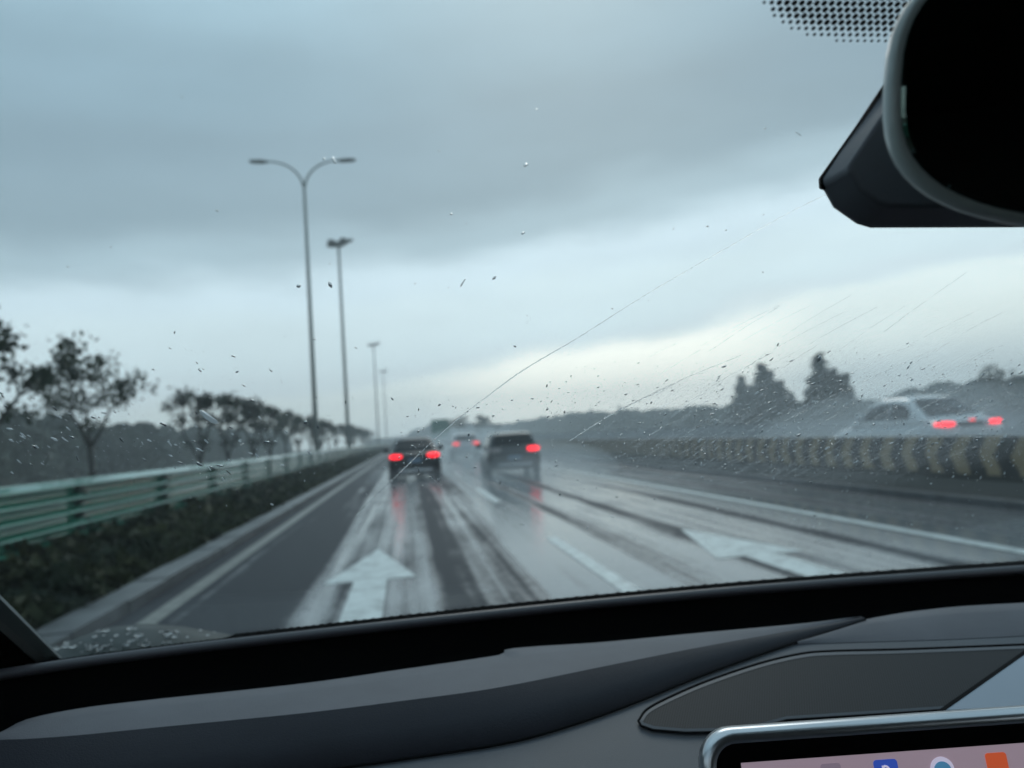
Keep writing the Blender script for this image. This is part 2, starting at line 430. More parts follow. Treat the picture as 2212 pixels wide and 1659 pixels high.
t = wm('ADD', t, wm('MULTIPLY', wm('SUBTRACT', n1, .5), .12))
rp = N.new('ShaderNodeValToRGB'); cr_ = rp.color_ramp; cr_.interpolation = 'EASE'
stops = [(0.0, (216, 228, 230)), (.055, (226, 236, 234)), (.085, (222, 233, 233)), (.105, (202, 217, 224)), (.13, (203, 220, 227)),
         (.165, (202, 219, 226)), (.205, (194, 212, 222)), (.245, (153, 174, 185)), (.29, (129, 150, 162)), (.37, (126, 148, 161)), (.45, (132, 157, 171)),
         (.54, (146, 173, 187)), (.85, (160, 185, 198))]
while len(cr_.elements) < len(stops): cr_.elements.new(.5)
for e, (p, c) in zip(cr_.elements, stops): e.position = p; e.color = srgb(*c)
L.new(t, rp.inputs['Fac'])
n2 = wn(3.2, (1, 1, 3.0), 6, (4.1, 2.2, .7), .55)
br = wm('MULTIPLY_ADD', n2, .34, .83)
# brighter, warmer gap in the cloud low ahead
gdir = ray(1330, 800).normalized()
dp = N.new('ShaderNodeVectorMath'); dp.operation = 'DOT_PRODUCT'; dp.inputs[1].default_value = gdir
nrm = N.new('ShaderNodeVectorMath'); nrm.operation = 'NORMALIZE'; L.new(tc.outputs['Generated'], nrm.inputs[0]); L.new(nrm.outputs[0], dp.inputs[0])
gap = N.new('ShaderNodeMapRange'); gap.interpolation_type = 'SMOOTHSTEP'
gap.inputs['From Min'].default_value = .962; gap.inputs['From Max'].default_value = 1.0
L.new(dp.outputs['Value'], gap.inputs['Value'])
low = N.new('ShaderNodeMapRange'); low.interpolation_type = 'SMOOTHSTEP'
low.inputs['From Min'].default_value = .115; low.inputs['From Max'].default_value = .075; L.new(t, low.inputs['Value'])
gg = wm('MULTIPLY', gap.outputs[0], low.outputs[0])
mul = N.new('ShaderNodeMix'); mul.data_type = 'RGBA'; mul.blend_type = 'MULTIPLY'; mul.inputs['Factor'].default_value = 1
L.new(rp.outputs['Color'], mul.inputs['A'])
cmb = N.new('ShaderNodeCombineColor')
for i in range(3): L.new(br, cmb.inputs[i])
L.new(cmb.outputs[0], mul.inputs['B'])
warm = N.new('ShaderNodeMix'); warm.data_type = 'RGBA'; warm.inputs['B'].default_value = (1.32, 1.27, 1.13, 1)
L.new(wm('MULTIPLY', gg, .7), warm.inputs['Factor']); L.new(mul.outputs['Result'], warm.inputs['A'])
sc10 = N.new('ShaderNodeVectorMath'); sc10.operation = 'SCALE'; sc10.inputs['Scale'].default_value = 14.5
L.new(warm.outputs['Result'], sc10.inputs[0])
cov = N.new('ShaderNodeMix'); cov.data_type = 'RGBA'; cov.inputs['Factor'].default_value = .95
L.new(sky.outputs['Color'], cov.inputs['A']); L.new(sc10.outputs[0], cov.inputs['B'])
L.new(cov.outputs['Result'], bg.inputs['Color'])

sun_d = bpy.data.lights.new('sun', 'SUN'); sun_d.energy = .5; sun_d.angle = R(25); sun_d.color = (1., .96, .9)
sun = bpy.data.objects.new('sun', sun_d); col.objects.link(sun)
sd = Vector((math.sin(R(14))*math.cos(R(38)), math.cos(R(14))*math.cos(R(38)), math.sin(R(38))))
sun.rotation_euler = sd.to_track_quat('Z', 'Y').to_euler()

# ------------------------------------------------------------------ ground, road, markings
def sheet(name, x0, x1, y0, y1, z, m, nx=1, ny=1):
    mb = MB()
    vs = [(x0+(x1-x0)*i/nx, y0+(y1-y0)*j/ny, z) for j in range(ny+1) for i in range(nx+1)]
    fs = [(j*(nx+1)+i, j*(nx+1)+i+1, (j+1)*(nx+1)+i+1, (j+1)*(nx+1)+i) for j in range(ny) for i in range(nx)]
    o = mb.add(vs, fs).build(name, m); o['kind'] = 'structure'; return o
sheet('ground', -360, 360, -360, 420, -.03, M['grass'])
sheet('road', -2.75, 8.05, -60, 415, 0., M['road'])
sheet('service_road', 8.75, 16.9, -60, 415, 0., M['road_far'])
mb = MB()
for i in range(200): mb.box(-2.93, -2.59+.004*(i % 3), -20+i*1.2, -20+i*1.2+1.185, -.1, .105+.004*(i*7 % 5))
mb.box(-2.93, -2.59, 220, 415, -.1, .11)
k = mb.build('kerb', M['kerb']); k['kind'] = 'structure'

LX = -2.26; DX = 1.83; RX = 5.62
mk = MB()
for x in (LX,): mk.add([(x-.09, -20, .004), (x+.09, -20, .004), (x+.09, 410, .004), (x-.09, 410, .004)], [(0, 1, 2, 3)])
mk.build('edge_line_marking', M['mark_edge'])['kind'] = 'structure'
mk = MB()
mk.add([(RX-.08, -20, .004), (RX+.08, -20, .004), (RX+.08, 410, .004), (RX-.08, 410, .004)], [(0, 1, 2, 3)])
mk.build('shoulder_line_marking', M['mark'])['kind'] = 'structure'
mk = MB()
e0 = hitz(1175, 1162, 0).y
for j in range(-1, 37):
    y1 = e0+j*10.6; y0 = y1-4.6
    mk.add([(DX-.08, y0, .004), (DX+.08, y0, .004), (DX+.08, y1, .004), (DX-.08, y1, .004)], [(0, 1, 2, 3)])
mk.build('lane_dash_markings', M['mark'])['kind'] = 'structure'
def arrow(cx, tip, wide, sl):
    yb = tip-2.35
    mb = MB().add([(cx, tip, .004), (cx-wide, yb, .004), (cx-.17, yb, .004), (cx-.17, yb-sl, .004), (cx+.17, yb-sl, .004), (cx+.17, yb, .004), (cx+wide, yb, .004)],
                  [(0, 1, 2), (0, 2, 5), (0, 5, 6), (2, 3, 4, 5)])
    mb.build('arrow_marking', M['mark'])['kind'] = 'structure'
ta = hitz(818, 1186, 0); tb = hitz(1470, 1143, 0)
arrow(ta.x, ta.y, .47, 3.6)
arrow(tb.x, tb.y, .47, 3.6)

# planted bank left of the kerb
def bank_h(x, y):
    u = (-2.93-x)/1.8
    return .09+.13*min(1, max(0, u))**.8+.10*mnoise.noise(Vector((x*1.1, y*.8, 3.)))
mb = MB(); nx, ny = 8, 200
vs = []; fs = []
for j in range(ny+1):
    y = -6+j*1.6*(1+j/400)
    for i in range(nx+1):
        x = -2.93-i*(6.2-2.93)/nx
        vs.append((x, y, bank_h(x, y)-.06))
for j in range(ny):
    for i in range(nx):
        a = j*(nx+1)+i; fs.append((a, a+1, a+nx+2, a+nx+1))
mb.add(vs, fs).build('bank', M['soil'], smooth=True)['kind'] = 'structure'
mb = MB(); rng = random.Random(3)
def leafq(mb, c, s, rng, asp=.6):
    d = Vector((rng.gauss(0, 1), rng.gauss(0, 1), rng.gauss(0, 1))).normalized()
    e = d.cross(Vector((rng.gauss(0, 1), rng.gauss(0, 1), rng.gauss(0, 1)))).normalized()
    c = Vector(c); u = d*s; v = e*s*asp
    mb.add([c-u, c-v*.9, c+u, c+v], [(0, 1, 2, 3)])
for i in range(26000):
    y = 3+57*rng.random()**1.7; x = -2.97-rng.random()*2.1
    cl = mnoise.noise(Vector((x*1.6, y*1.2, 0)))
    h = .05+.22*max(0, .5+cl)*(.4+.6*min(1, (-2.93-x)/.5))
    leafq(mb, (x, y, bank_h(x, y)-.03+h*rng.random()), (.05+.06*rng.random())*(1+y/60), rng)
for i in range(9000):
    y = 60+180*rng.random(); x = -3.0-rng.random()*2.1
    leafq(mb, (x, y, bank_h(x, y)+.25*rng.random()), .16+.1*rng.random(), rng)
tag(mb.build('bank_shrubs', M['ivy']), 'dark green and brown shrubs covering the bank under the guardrail', 'shrubs', kind='stuff')

# ------------------------------------------------------------------ guardrail
GX = -4.75
gr = empty('guardrail', (GX, 0, 0))
tag(gr, 'green metal guardrail of stacked corrugated beams on the left roadside', 'guardrail')
prof = []
zt, zb = 1.15, .42
def rail_profile():
    pts = []; nr = 4; hh = (zt-zb)/nr
    for k in range(nr):
        z1 = zt-k*hh
        for dx, f_ in ((.0, 0.), (.03, .01), (.145, .30), (.155, .38), (.14, .44), (-.045, .46), (-.045, .98)):
            pts.append((dx, z1-f_*hh))
    pts += [(.0, zb), (.11, zb-.05), (.11, zb-.07)]
    return [(-.06, zt-.03), (-.05, zt+.012), (-.015, zt+.014)]+pts
pr = rail_profile()
Y_ = -4.0; seg = 0
while Y_ < 200:
    y1 = Y_+4.0; mb = MB(); off = .004*(seg % 2)
    front = [Vector((x+off, 0, z)) for x, z in pr]; back = [Vector((x+off-.006, 0, z)) for x, z in reversed(pr)]
    ring = front+back
    mb.loft([[(p.x, Y_, p.z) for p in ring], [(p.x, y1+.06, p.z) for p in ring]])
    o = mb.build('beam', M['rail'], gr); fixn(o)
    mb = MB().box(-.20, -.075, Y_+.02, Y_+.14, 0, zt-.08)
    for zz in (.56, .95): mb.box(-.074, .05, Y_+.0, Y_+.16, zz-.07, zz+.05); mb.tube([(.05, Y_+.08, zz), (.15, Y_+.08, zz)], .022, 8)
    for k in range(4):
        z1 = zt-k*(zt-zb)/4; mb.box(-.04, .06, Y_+.02, Y_+.13, z1-.97*(zt-zb)/4, z1-.50*(zt-zb)/4)
    mb.build('post', M['rail_post'], gr)
    Y_ = y1; seg += 1

# ------------------------------------------------------------------ trees on the left
def limb(mb, p, d, l, r, rng, depth, tips, spread=.55):
    n = 5; pts = [p]; rad = [r]; dd = d.normalized()
    for i in range(n):
        dd = (dd+Vector((rng.gauss(0, .09), rng.gauss(0, .09), rng.gauss(.02, .06)))).normalized()
        pts.append(pts[-1]+dd*(l/n)); rad.append(r*(1-.45*(i+1)/n))
    mb.tube(pts, rad, 7 if depth > 1 else 5)
    if depth == 0: tips.append((pts[-1], dd, pts)); return
    k = 3 if depth > 1 else rng.choice((2, 3, 3))
    a0 = rng.random()*6.28
    for i in range(k):
        a = a0+i*6.28/k+rng.gauss(0, .3)
        s_ = dd.cross(Vector((0, 0, 1)) if abs(dd.z) < .95 else Vector((1, 0, 0))).normalized(); t_ = dd.cross(s_)
        nd = dd+(s_*math.cos(a)+t_*math.sin(a))*spread*(.8+.5*rng.random())
        nd.z += .08 if spread > .6 else .42
        limb(mb, pts[-1]-dd*.02, nd, l*(.62+.2*rng.random()), rad[-1]*.8, rng, depth-1, tips, spread)
    tips.append((pts[3], dd, pts))
ZT = {}
def broad_tree(name, seed, h, lm, trunk_h=.30, dens=42, spread=.75):
    rng = random.Random(seed)
    e = empty(name)
    mb = MB(); tips = []
    base = [Vector((0, 0, -.3)), Vector((.01*h, 0, h*trunk_h*.5)), Vector((-.005*h, .01*h, h*trunk_h))]
    mb.tube(base, [.026*h, .021*h, .018*h], 9)
    k = 3; a0 = rng.random()*6
    for i in range(k):
        a = a0+i*6.28/k+rng.gauss(0, .25)
        d = Vector((math.cos(a)*.62, math.sin(a)*.62, .95 if spread > .6 else 1.25))
        limb(mb, base[-1]-Vector((0, 0, .03)), d, h*.27, .0125*h, rng, 2, tips, spread)
    mb.build('trunk', M['bark'], e, smooth=True)
    lf = MB()
    for (p, d, pts) in tips:
        if rng.random() < .12: continue
        for q in range(int(dens*(.5+rng.random()))):
            b_ = pts[rng.randrange(2, len(pts))].lerp(p, rng.random())
            sg = .034*h if spread > .6 else .026*h
            c = b_+Vector((rng.gauss(0, sg), rng.gauss(0, sg), rng.gauss(0, sg*.75)))
            leafq(lf, c, .0165*h*(.6+.8*rng.random()), rng)
    lf.build('crown', lm, e)
    zs = sorted(v[2] for v in lf.v); ZT[name+str(seed)] = h/zs[int(len(zs)*.985)]
    for o in kids(e): o.data.transform(Matrix.Scale(ZT[name+str(seed)], 4))
    return e
GRP_L = 'small street trees behind the guardrail'
protos = [broad_tree('street_tree', 11, 3.75, M['leaf_a'], .40, 58, .75), broad_tree('street_tree', 23, 3.6, M['leaf_b'], .22, 40, .55), broad_tree('street_tree', 37, 3.6, M['leaf_b'], .20, 42, .52)]
TX = -7.0
def xat(px): # distance at which the row of trees crosses a photo column
    d = ray(px, 960); return d.y*(TX/d.x)
spots = [(-28, 0, .95, .3, 'dense dark green street tree cut off by the left picture edge'),
         (198, 0, .90, 1.9, 'nearest whole street tree with a bare forked trunk and open green crown'),
         (433, 1, .90, .5, 'first street tree right of the gap, thin upright branches and purplish crown'),
         (492, 2, .92, 2.6, 'second street tree right of the gap, V-forked trunk and purplish crown'),
         (545, 1, .88, 4.0, 'third street tree right of the gap, its crown merging with its neighbours'),
         (582, 2, .90, 5.2, 'fourth street tree right of the gap, left of the tall twin-arm lamp'),
         (618, 0, .86, 2.2, 'fifth street tree right of the gap, half-hidden in the row'),
         (646, 1, .88, 1.2, 'sixth street tree right of the gap, beside the tall twin-arm lamp')]
used = set()
def place(px, k, s, rz, lab, y=None, x=TX, grp=GRP_L):
    y = xat(px) if y is None else y
    if k not in used: o = protos[k]; used.add(k)
    else: o = copy_tree(protos[k])
    o.location = (x, y, .35); o.rotation_euler = (0, 0, rz); o.scale = (s, s, s)
    tag(o, lab, 'tree', grp); return o
for sp in spots: place(*sp)
yy = xat(646)
for i in range(14):
    yy += 5.2+i*.35
    place(0, i % 3, .85+.12*random.random(), random.random()*6, 'far street tree of the hazy end of the row behind the guardrail', y=yy, x=TX-.4+.8*random.random(), grp='hazy far trees at the end of the left row')

# wood far behind them, one dark mass
def wood(name, runs, m, label, leaf, per, seed):
    rng = random.Random(seed); mb = MB()
    for (cx, cy, rx, ry, h) in runs:
        n = int(per*rx*h/4)
        for i in range(n):
            a = rng.random()*6.28; zz = rng.random()**.8
            rr = math.sqrt(max(0, 1-zz**2.6))*(.75+.3*rng.random())
            c = (cx+rx*rr*math.cos(a), cy+ry*rr*math.sin(a), h*zz*(.93+.12*rng.random()))
            leafq(mb, c, leaf*(.6+.8*rng.random()), rng, .8)
    return tag(mb.build(name, m), label, 'wood', kind='stuff')
rng = random.Random(5)
runs = []
for i in range(62):
    y = 8+i*3.4; x = -26-4*rng.random()-i*.10
    h = 4.3+1.6*mnoise.noise(Vector((i*.35, 1, 0)))+.5*rng.random()+i*.015
    runs.append((x, y, 2.6, 2.6, h))
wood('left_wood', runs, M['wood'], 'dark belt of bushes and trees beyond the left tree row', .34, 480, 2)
runs = []
for i in range(76):
    y = 20+i*4.6; x = 60+5*rng.random()-i*.12
    h = (3.3 if y < 85 else 2.2 if y < 125 else min(6.5, 3.2+(y-125)*.025))+.9*mnoise.noise(Vector((i*.3, 4, 0)))+.5*rng.random()
    runs.append((x, y, 3.4, 3.4, h))
for i in range(30):
    x = 50-i*2.2; y = 375+10*rng.random(); h = 6.5+3*mnoise.noise(Vector((i*.5, 8, 0)))
    if x < 6: h *= .45
    runs.append((x, y, 6, 5, h))
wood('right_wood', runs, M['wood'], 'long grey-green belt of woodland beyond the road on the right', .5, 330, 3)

# conifers and taller single trees on the right
def conifer(seed, h, w_, fat=1.):
    rng = random.Random(seed); e = empty('conifer_tree')
    mb = MB(); mb.tube([(0, 0, -.3), (0, 0, h*.5), (0, 0, h*.97)], [.025*h, .016*h, .003*h], 7)
    lf = MB(); nl = 20
    for k in range(nl):
        u = k/(nl-1); z = h*(.08+.90*u); r = w_*(1-u)**(.8*fat)*(.75+.45*rng.random())+.02*h
        nb = max(5, int(13*(1-u)+4))
        for j in range(nb):
            a = rng.random()*6.28; rr = r*(.6+.5*rng.random())
            d = Vector((math.cos(a), math.sin(a), .12-.3*(1-u)))
            tipp = Vector((0, 0, z))+d*rr
            mb.tube([(0, 0, z), tipp*.98], [.003*h, .001*h], 4)
            for q in range(20):
                p = Vector((0, 0, z)).lerp(tipp, .25+.8*rng.random())+Vector((rng.gauss(0, .014*h), rng.gauss(0, .014*h), rng.gauss(-.01*h, .014*h)))
                leafq(lf, p, .027*h*(.5+.8*rng.random()), rng, .5)
    mb.build('trunk', M['bark'], e, smooth=True); lf.build('crown', M['needle'], e); return e
cp = [conifer(1, 10., 2.3), conifer(2, 10., 3.0, .8), conifer(3, 10., 1.5, 1.2)]
cused = set()
def put_conifer(px, ytop, X, k, rz, lab, grp=None, wide=1.):
    d = ray(px, ytop); tt = X/d.x; p = CAM+d*tt
    o = cp[k] if k not in cused else copy_tree(cp[k]); cused.add(k)
    s = p.z/10.; o.location = (p.x, p.y, 0); o.scale = (s*wide, s*wide, s); o.rotation_euler = (0, 0, rz)
    tag(o, lab, 'tree', grp)
G1 = 'left clump of dark conifers over the barrier'
put_conifer(1600, 812, 50, 0, .2, 'leftmost blunt-topped conifer of the left clump beyond the barrier', G1, 1.5)
put_conifer(1622, 832, 51, 1, .9, 'short conifer between the two peaks of the left clump', G1, 1.3)
put_conifer(1643, 786, 50, 0, 1.9, 'tallest middle conifer of the left clump beyond the barrier', G1, 1.6)
put_conifer(1657, 800, 51, 2, 2.4, 'slim conifer touching the right side of the tallest in the left clump', G1, 2.2)
put_conifer(1683, 822, 50, 0, 2.9, 'sloping-shouldered conifer right of the tallest in the left clump', G1, 1.8)
put_conifer(1708, 848, 50, 1, 3.9, 'lowest conifer at the right end of the left clump', G1, 1.5)
G2 = 'right clump of dark conifers over the barrier'
put_conifer(1768, 764, 46, 0, 4.2, 'tallest pointed conifer on the right side of the road', G2, 1.6)
put_conifer(1800, 796, 46, 1, 5.1, 'conifer leaning on the right shoulder of the tallest pointed one', G2, 1.3)
put_conifer(1826, 806, 47, 2, .7, 'slim conifer at the right end of the clump, left of the white car', G2, 1.6)
put_conifer(1338, 876, 58, 0, 1.1, 'small far conifer poking above the wood over the wet right lanes', None, 1.0)
put_conifer(1278, 884, 60, 2, 1.3, 'thin distant conifer spike left of the small far conifer', None, 1.2)
put_conifer(1233, 896, 60, 2, 2.3, 'faintest most distant conifer spike right of the dark hatchback', None, 1.5)
# tall thin broadleaf trees at far right
pt = broad_tree('tall_tree', 51, 7.5, M['leaf_a'], .62, 26)
d = ray(2142, 786); tt = 44/d.x; p = CAM+d*tt
pt.location = (p.x, p.y, 0); pt.scale = (.45, .45, p.z/7.6); tag(pt, 'tall thin tree with gappy crown above the white car', 'tree', 'thin tall trees at far right')
p2 = copy_tree(pt); d = ray(2168, 796); tt = 45/d.x; p = CAM+d*tt
p2.location = (p.x, p.y, 0); p2.scale = (.5, .5, p.z/7.6); p2.rotation_euler = (0, 0, 2.); tag(p2, 'shorter thin tree right beside the tall gappy one', 'tree', 'thin tall trees at far right')
# round tree beyond the traffic, behind the sign
rt = broad_tree('round_tree', 61, 9., M['leaf_a'], .2, 90)
d = ray(1022, 900); p = CAM+d*150; rt.location = (p.x, p.y, 0); rt.scale = (.9, .9, p.z/9.0); tag(rt, 'round dark tree on the road axis above the far white car', 'tree')

# ------------------------------------------------------------------ green road sign
d = ray(951, 925); ps = CAM+d*118
sg = empty('road_sign', (ps.x, ps.y, 0)); tag(sg, 'dark green rectangular road sign standing far ahead over the traffic', 'sign')
MB().box(-1.35, 1.35, -.05, .05, ps.z-1.5, ps.z+1.35).build('panel', M['sign'], sg, bevel=.03)
for sx_ in (-.9, .9):
    MB().tube([(sx_, .14, -.1), (sx_, .14, ps.z+1.2)], .08, 10).build('post', M['strip_metal'], sg)

# ------------------------------------------------------------------ street lamps
def tube_arm(side, h, reach, rise):
    pts = []
    for i in range(13):
        u = i/12; pts.append((side*reach*(u**1.25), 0, h-.5+rise*math.sin(u*math.pi/2)**.9))
    return pts
LAMPX = -5.9
def lamp_at(px, ytop):
    d = ray(px, 940); tt = LAMPX/d.x; y = d.y*tt
    return y
def twin_lamp(y, H_):
    e = empty('street_lamp', (LAMPX, y, 0))
    MB().tube([(0, 0, 0), (0, 0, .5)], .24, 14).build('base', M['galv'], e, smooth=False, bevel=.02)
    MB().tube([(0, 0, .5), (0, 0, H_*.5), (0, 0, H_-1.9)], [.17, .135, .10], 14).build('pole', M['galv'], e, smooth=True)
    for s_ in (-1, 1):
        pts = []
        for i in range(15):
            u = i/14; pts.append((s_*(.05+2.25*u**1.5), 0, H_-2.0+1.75*(1-(1-u)**2.0)))
        MB().tube(pts, [.085-.03*i/14 for i in range(15)], 10).build('arm', M['galv'], e, smooth=True)
        a = Vector(pts[-1]); dr = (Vector(pts[-1])-Vector(pts[-2])).normalized(); up = Vector((-dr.z*s_, 0, dr.x*s_))
        mb = MB(); rings = []
        for u, ww, hh in ((0, .06, .06), (.15, .14, .10), (.5, .20, .14), (.95, .20, .13), (1.22, .16, .10), (1.3, .07, .04)):
            c = a+dr*(u-.05)
            rings.append([c+Vector((0, 1, 0))*ww*math.cos(k*6.2832/12)+up*hh*math.sin(k*6.2832/12)-up*.01 for k in range(12)])
        mb.loft(rings); fixn(mb.build('lamp_head', M['lamphead'], e, smooth=True))
    return e
y1 = lamp_at(683, 940)
d = ray(648, 395); H1 = CAMZ+d.z*(y1/d.y)+2.0-.25
o = twin_lamp(y1, H1); tag(o, 'tall twin-arm street lamp with curved arms, nearest on the left', 'street lamp')
def cluster_lamp(y, H_):
    e = empty('street_lamp', (LAMPX, y, 0))
    MB().tube([(0, 0, 0), (0, 0, .5)], .26, 14).build('base', M['galv'], e, bevel=.02)
    MB().tube([(0, 0, .5), (0, 0, H_*.5), (0, 0, H_-.5)], [.20, .17, .13], 14).build('pole', M['galv'], e, smooth=True)
    mb = MB(); mb.tube([(math.cos(a)*.42, math.sin(a)*.42, H_-.6) for a in [i*6.2832/20 for i in range(21)]], .05, 6, False)
    for a in range(4): mb.tube([(0, 0, H_-.62), (math.cos(a*1.57)*.42, math.sin(a*1.57)*.42, H_-.6)], .04, 6)
    mb.build('ring', M['galv'], e)
    for i, (a, tilt, ln) in enumerate(((.35, .50, .62), (2.5, .12, .5), (4.0, .2, .45), (5.3, .3, .5), (1.4, .3, .5))):
        dr = Vector((math.cos(a)*math.cos(tilt), math.sin(a)*math.cos(tilt), math.sin(tilt)))
        sd_ = Vector((-math.sin(a), math.cos(a), 0)); up = dr.cross(sd_)
        c = Vector((math.cos(a)*.35, math.sin(a)*.35, H_-.42))+dr*ln*.9
        MB().obox(c, dr*ln*1.15, sd_*.34, up*.17).build('lamp_head', M['lamphead'], e, bevel=.05)
    return e
for px_b, px_t, yt, lab in ((752, 727, 520, 'second street lamp, tall mast with a dark cluster of tilted lamp heads'),
                            (817, 800, 742, 'third street lamp, smaller hazy mast with clustered head above the guardrail end'),
                            (835, 826, 800, 'fourth street lamp, faintest and most distant mast of the left row')):
    yk = lamp_at(px_b, 940); d = ray(px_t, yt); Hk = CAMZ+d.z*(yk/d.y)
    tag(cluster_lamp(yk, Hk), lab, 'street lamp')

# ------------------------------------------------------------------ barriers on the right
BX = 8.25
cb = empty('crash_barrier', (BX, 0, 0)); tag(cb, 'concrete crash barrier with faded yellow and black chevrons, right of the lanes', 'barrier')
def jersey(mb, y0, y1, h=.93):
    pts = [(-.24, 0), (-.24, .10), (-.10, .30), (-.05, h), (.05+.06, h), (.16, .30), (.30, .10), (.30, 0)]
    mb.loft([[(x, y0, z) for x, z in pts], [(x, y1, z) for x, z in pts]])
for j in range(56):
    y0 = -8+j*4.
    mb = MB(); jersey(mb, y0+.008, y0+3.992)
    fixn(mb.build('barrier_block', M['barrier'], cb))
MB().box(-.42, -.245, -10, 220, -.1, .10).build('kerb_strip', M['kerb'], cb, bevel=.015)
fb = empty('concrete_wall', (17.2, 0, 0)); tag(fb, 'plain pale grey concrete wall at the far side of the road behind the white car', 'wall')
mb = MB(); jersey(mb, -10, 240, 1.12); fixn(mb.build('wall_face', M['conc'], fb))
MB().box(-.10, .16, -10, 240, 1.123, 1.16).build('coping', M['conc'], fb)

# ------------------------------------------------------------------ cars
def lerp_tab(tab, y):
    if y <= tab[0][0]: return tab[0][1:]
    for a, b_ in zip(tab, tab[1:]):
        if y <= b_[0]:
            t_ = (y-a[0])/(b_[0]-a[0]); t_ = t_*t_*(3-2*t_)*.5+t_*.5
            return tuple(p+(q-p)*t_ for p, q in zip(a[1:], b_[1:]))
    return tab[-1][1:]
def make_car(name, label, paint, style, lights, grp=None, plate=True, lamp=1.):
    e = empty(name); tag(e, label, 'car', grp)
    suv = style == 'suv'
    H_ = 1.66 if suv else 1.50; belt = 1.06 if suv else .97; L_ = 4.6
    gz = .24 if suv else .17
    low = [(0., .70, .46, .78), (.05, .83, .34, belt-.06), (.16, .89, gz+.06, belt), (.5, .91, gz, belt+.02), (2.6, .91, gz, belt), (3.3, .905, gz, belt-.04),
           (4.05, .89, gz+.02, belt-.14), (4.4, .82, gz+.08, belt-.24), (4.55, .70, .30, belt-.34), (4.6, .58, .38, belt-.42)]
    cab = [(.12, belt), (.40, belt+.30), (.62, H_-.06), (1.1, H_), (2.0, H_+.01), (2.55, H_-.05), (3.05, belt+.24), (3.45, belt-.05)] if suv else \
          [(.42, belt+.01), (.85, belt+.24), (1.25, H_-.06), (1.7, H_), (2.2, H_-.005), (2.6, H_-.08), (3.05, belt+.20), (3.5, belt-.06)]
    def section(y):
        hw, zb, zt_ = lerp_tab(low, y); cz = (zb+zt_)/2; hh = (zt_-zb)/2; pts = []
        for k in range(24):
            a = k*2*math.pi/24; c, s_ = math.cos(a), math.sin(a)
            pts.append((hw*math.copysign(abs(c)**.38, c)*(1-.04*(s_ > .3)), y, cz+hh*math.copysign(abs(s_)**.45, s_)))
        return pts
    def hwz(z): return .85-(z-belt)/(H_-belt)*(.22 if not suv else .17)
    def cz_(y): return lerp_tab(cab, y)[0]
    def csec(y):
        zt_ = cz_(y); z0 = belt-.08; pts = []
        wt = hwz(zt_)
        prof_ = [(hwz(belt)+.01, z0), (hwz(belt), belt), (hwz(max(belt, zt_-.10)), max(belt-.02, zt_-.10)), (wt-.02, zt_-.035), (wt-.09, zt_-.006), (wt*.45, zt_+.008)]
        pts = [(x, y, z) for x, z in prof_]+[(-x, y, z) for x, z in reversed(prof_)]
        return pts
    mb = MB()
    ys = [0, .02, .05, .1, .16, .3, .5, 1, 1.6, 2.2, 2.8, 3.3, 3.7, 4.05, 4.25, 4.4, 4.5, 4.55, 4.6]
    mb.loft([section(y) for y in ys])
    c0, c1 = cab[0][0], cab[-1][0]
    mb.loft([csec(c0+(c1-c0)*i/28) for i in range(29)])
    sharp(fixn(mb.build('body', M[paint], e, smooth=True)), 50)
    # windows, slightly proud of the cabin
    mb = MB(); n = 8; ya, yb = (c0+.10, c0+.42) if suv else (c0+.12, c0+.74)
    rows = []
    for i in range(n+1):
        y = ya+(yb-ya)*i/n; z = cz_(y); wd = hwz(z)-.13
        rows.append([(-wd, y-.008, z+.022), (-wd*.4, y-.008, z+.028), (wd*.4, y-.008, z+.028), (wd, y-.008, z+.022)])
    mb.loft(rows, close_ring=False, caps=False); mb.build('rear_window', M['carglass'], e, smooth=True)
    mb = MB(); rows = []
    for i in range(n+1):
        y = 2.66+(3.38-2.66)*i/n; z = cz_(y); wd = hwz(z)-.12
        rows.append([(-wd, y+.008, z+.02), (-wd*.4, y+.008, z+.026), (wd*.4, y+.008, z+.026), (wd, y+.008, z+.02)])
    mb.loft(rows, close_ring=False, caps=False); mb.build('windscreen', M['carglass'], e, smooth=True)
    for s_ in (-1, 1):
        for (a, b_) in (((.62, 1.58), (1.64, 2.72)) if suv else ((1.02, 1.80), (1.86, 2.86))):
            mb = MB(); rows = []
            for i in range(9):
                y = a+(b_-a)*i/8; zt_ = max(belt+.06, cz_(y)-.13)
                rows.append([(s_*(hwz(belt)+.012), y, belt+.035), (s_*(hwz((belt+zt_)/2)+.010), y, (belt+zt_)/2), (s_*(hwz(zt_)+.010), y, zt_)])
            mb.loft(rows, close_ring=False, caps=False); mb.build('side_window', M['carglass'], e, smooth=True)
        # door mirror
        mb = MB(); rings = []
        for u, r_ in ((0, .05), (.04, .09), (.12, .10), (.2, .085), (.24, .03)):
            rings.append([(s_*(.90+u), 2.70+.06*math.cos(k*.7854)*(r_/.1), belt+.11+r_*math.sin(k*.7854)) for k in range(8)])
        mb.loft(rings); fixn(mb.build('door_mirror', M[paint], e, smooth=True))
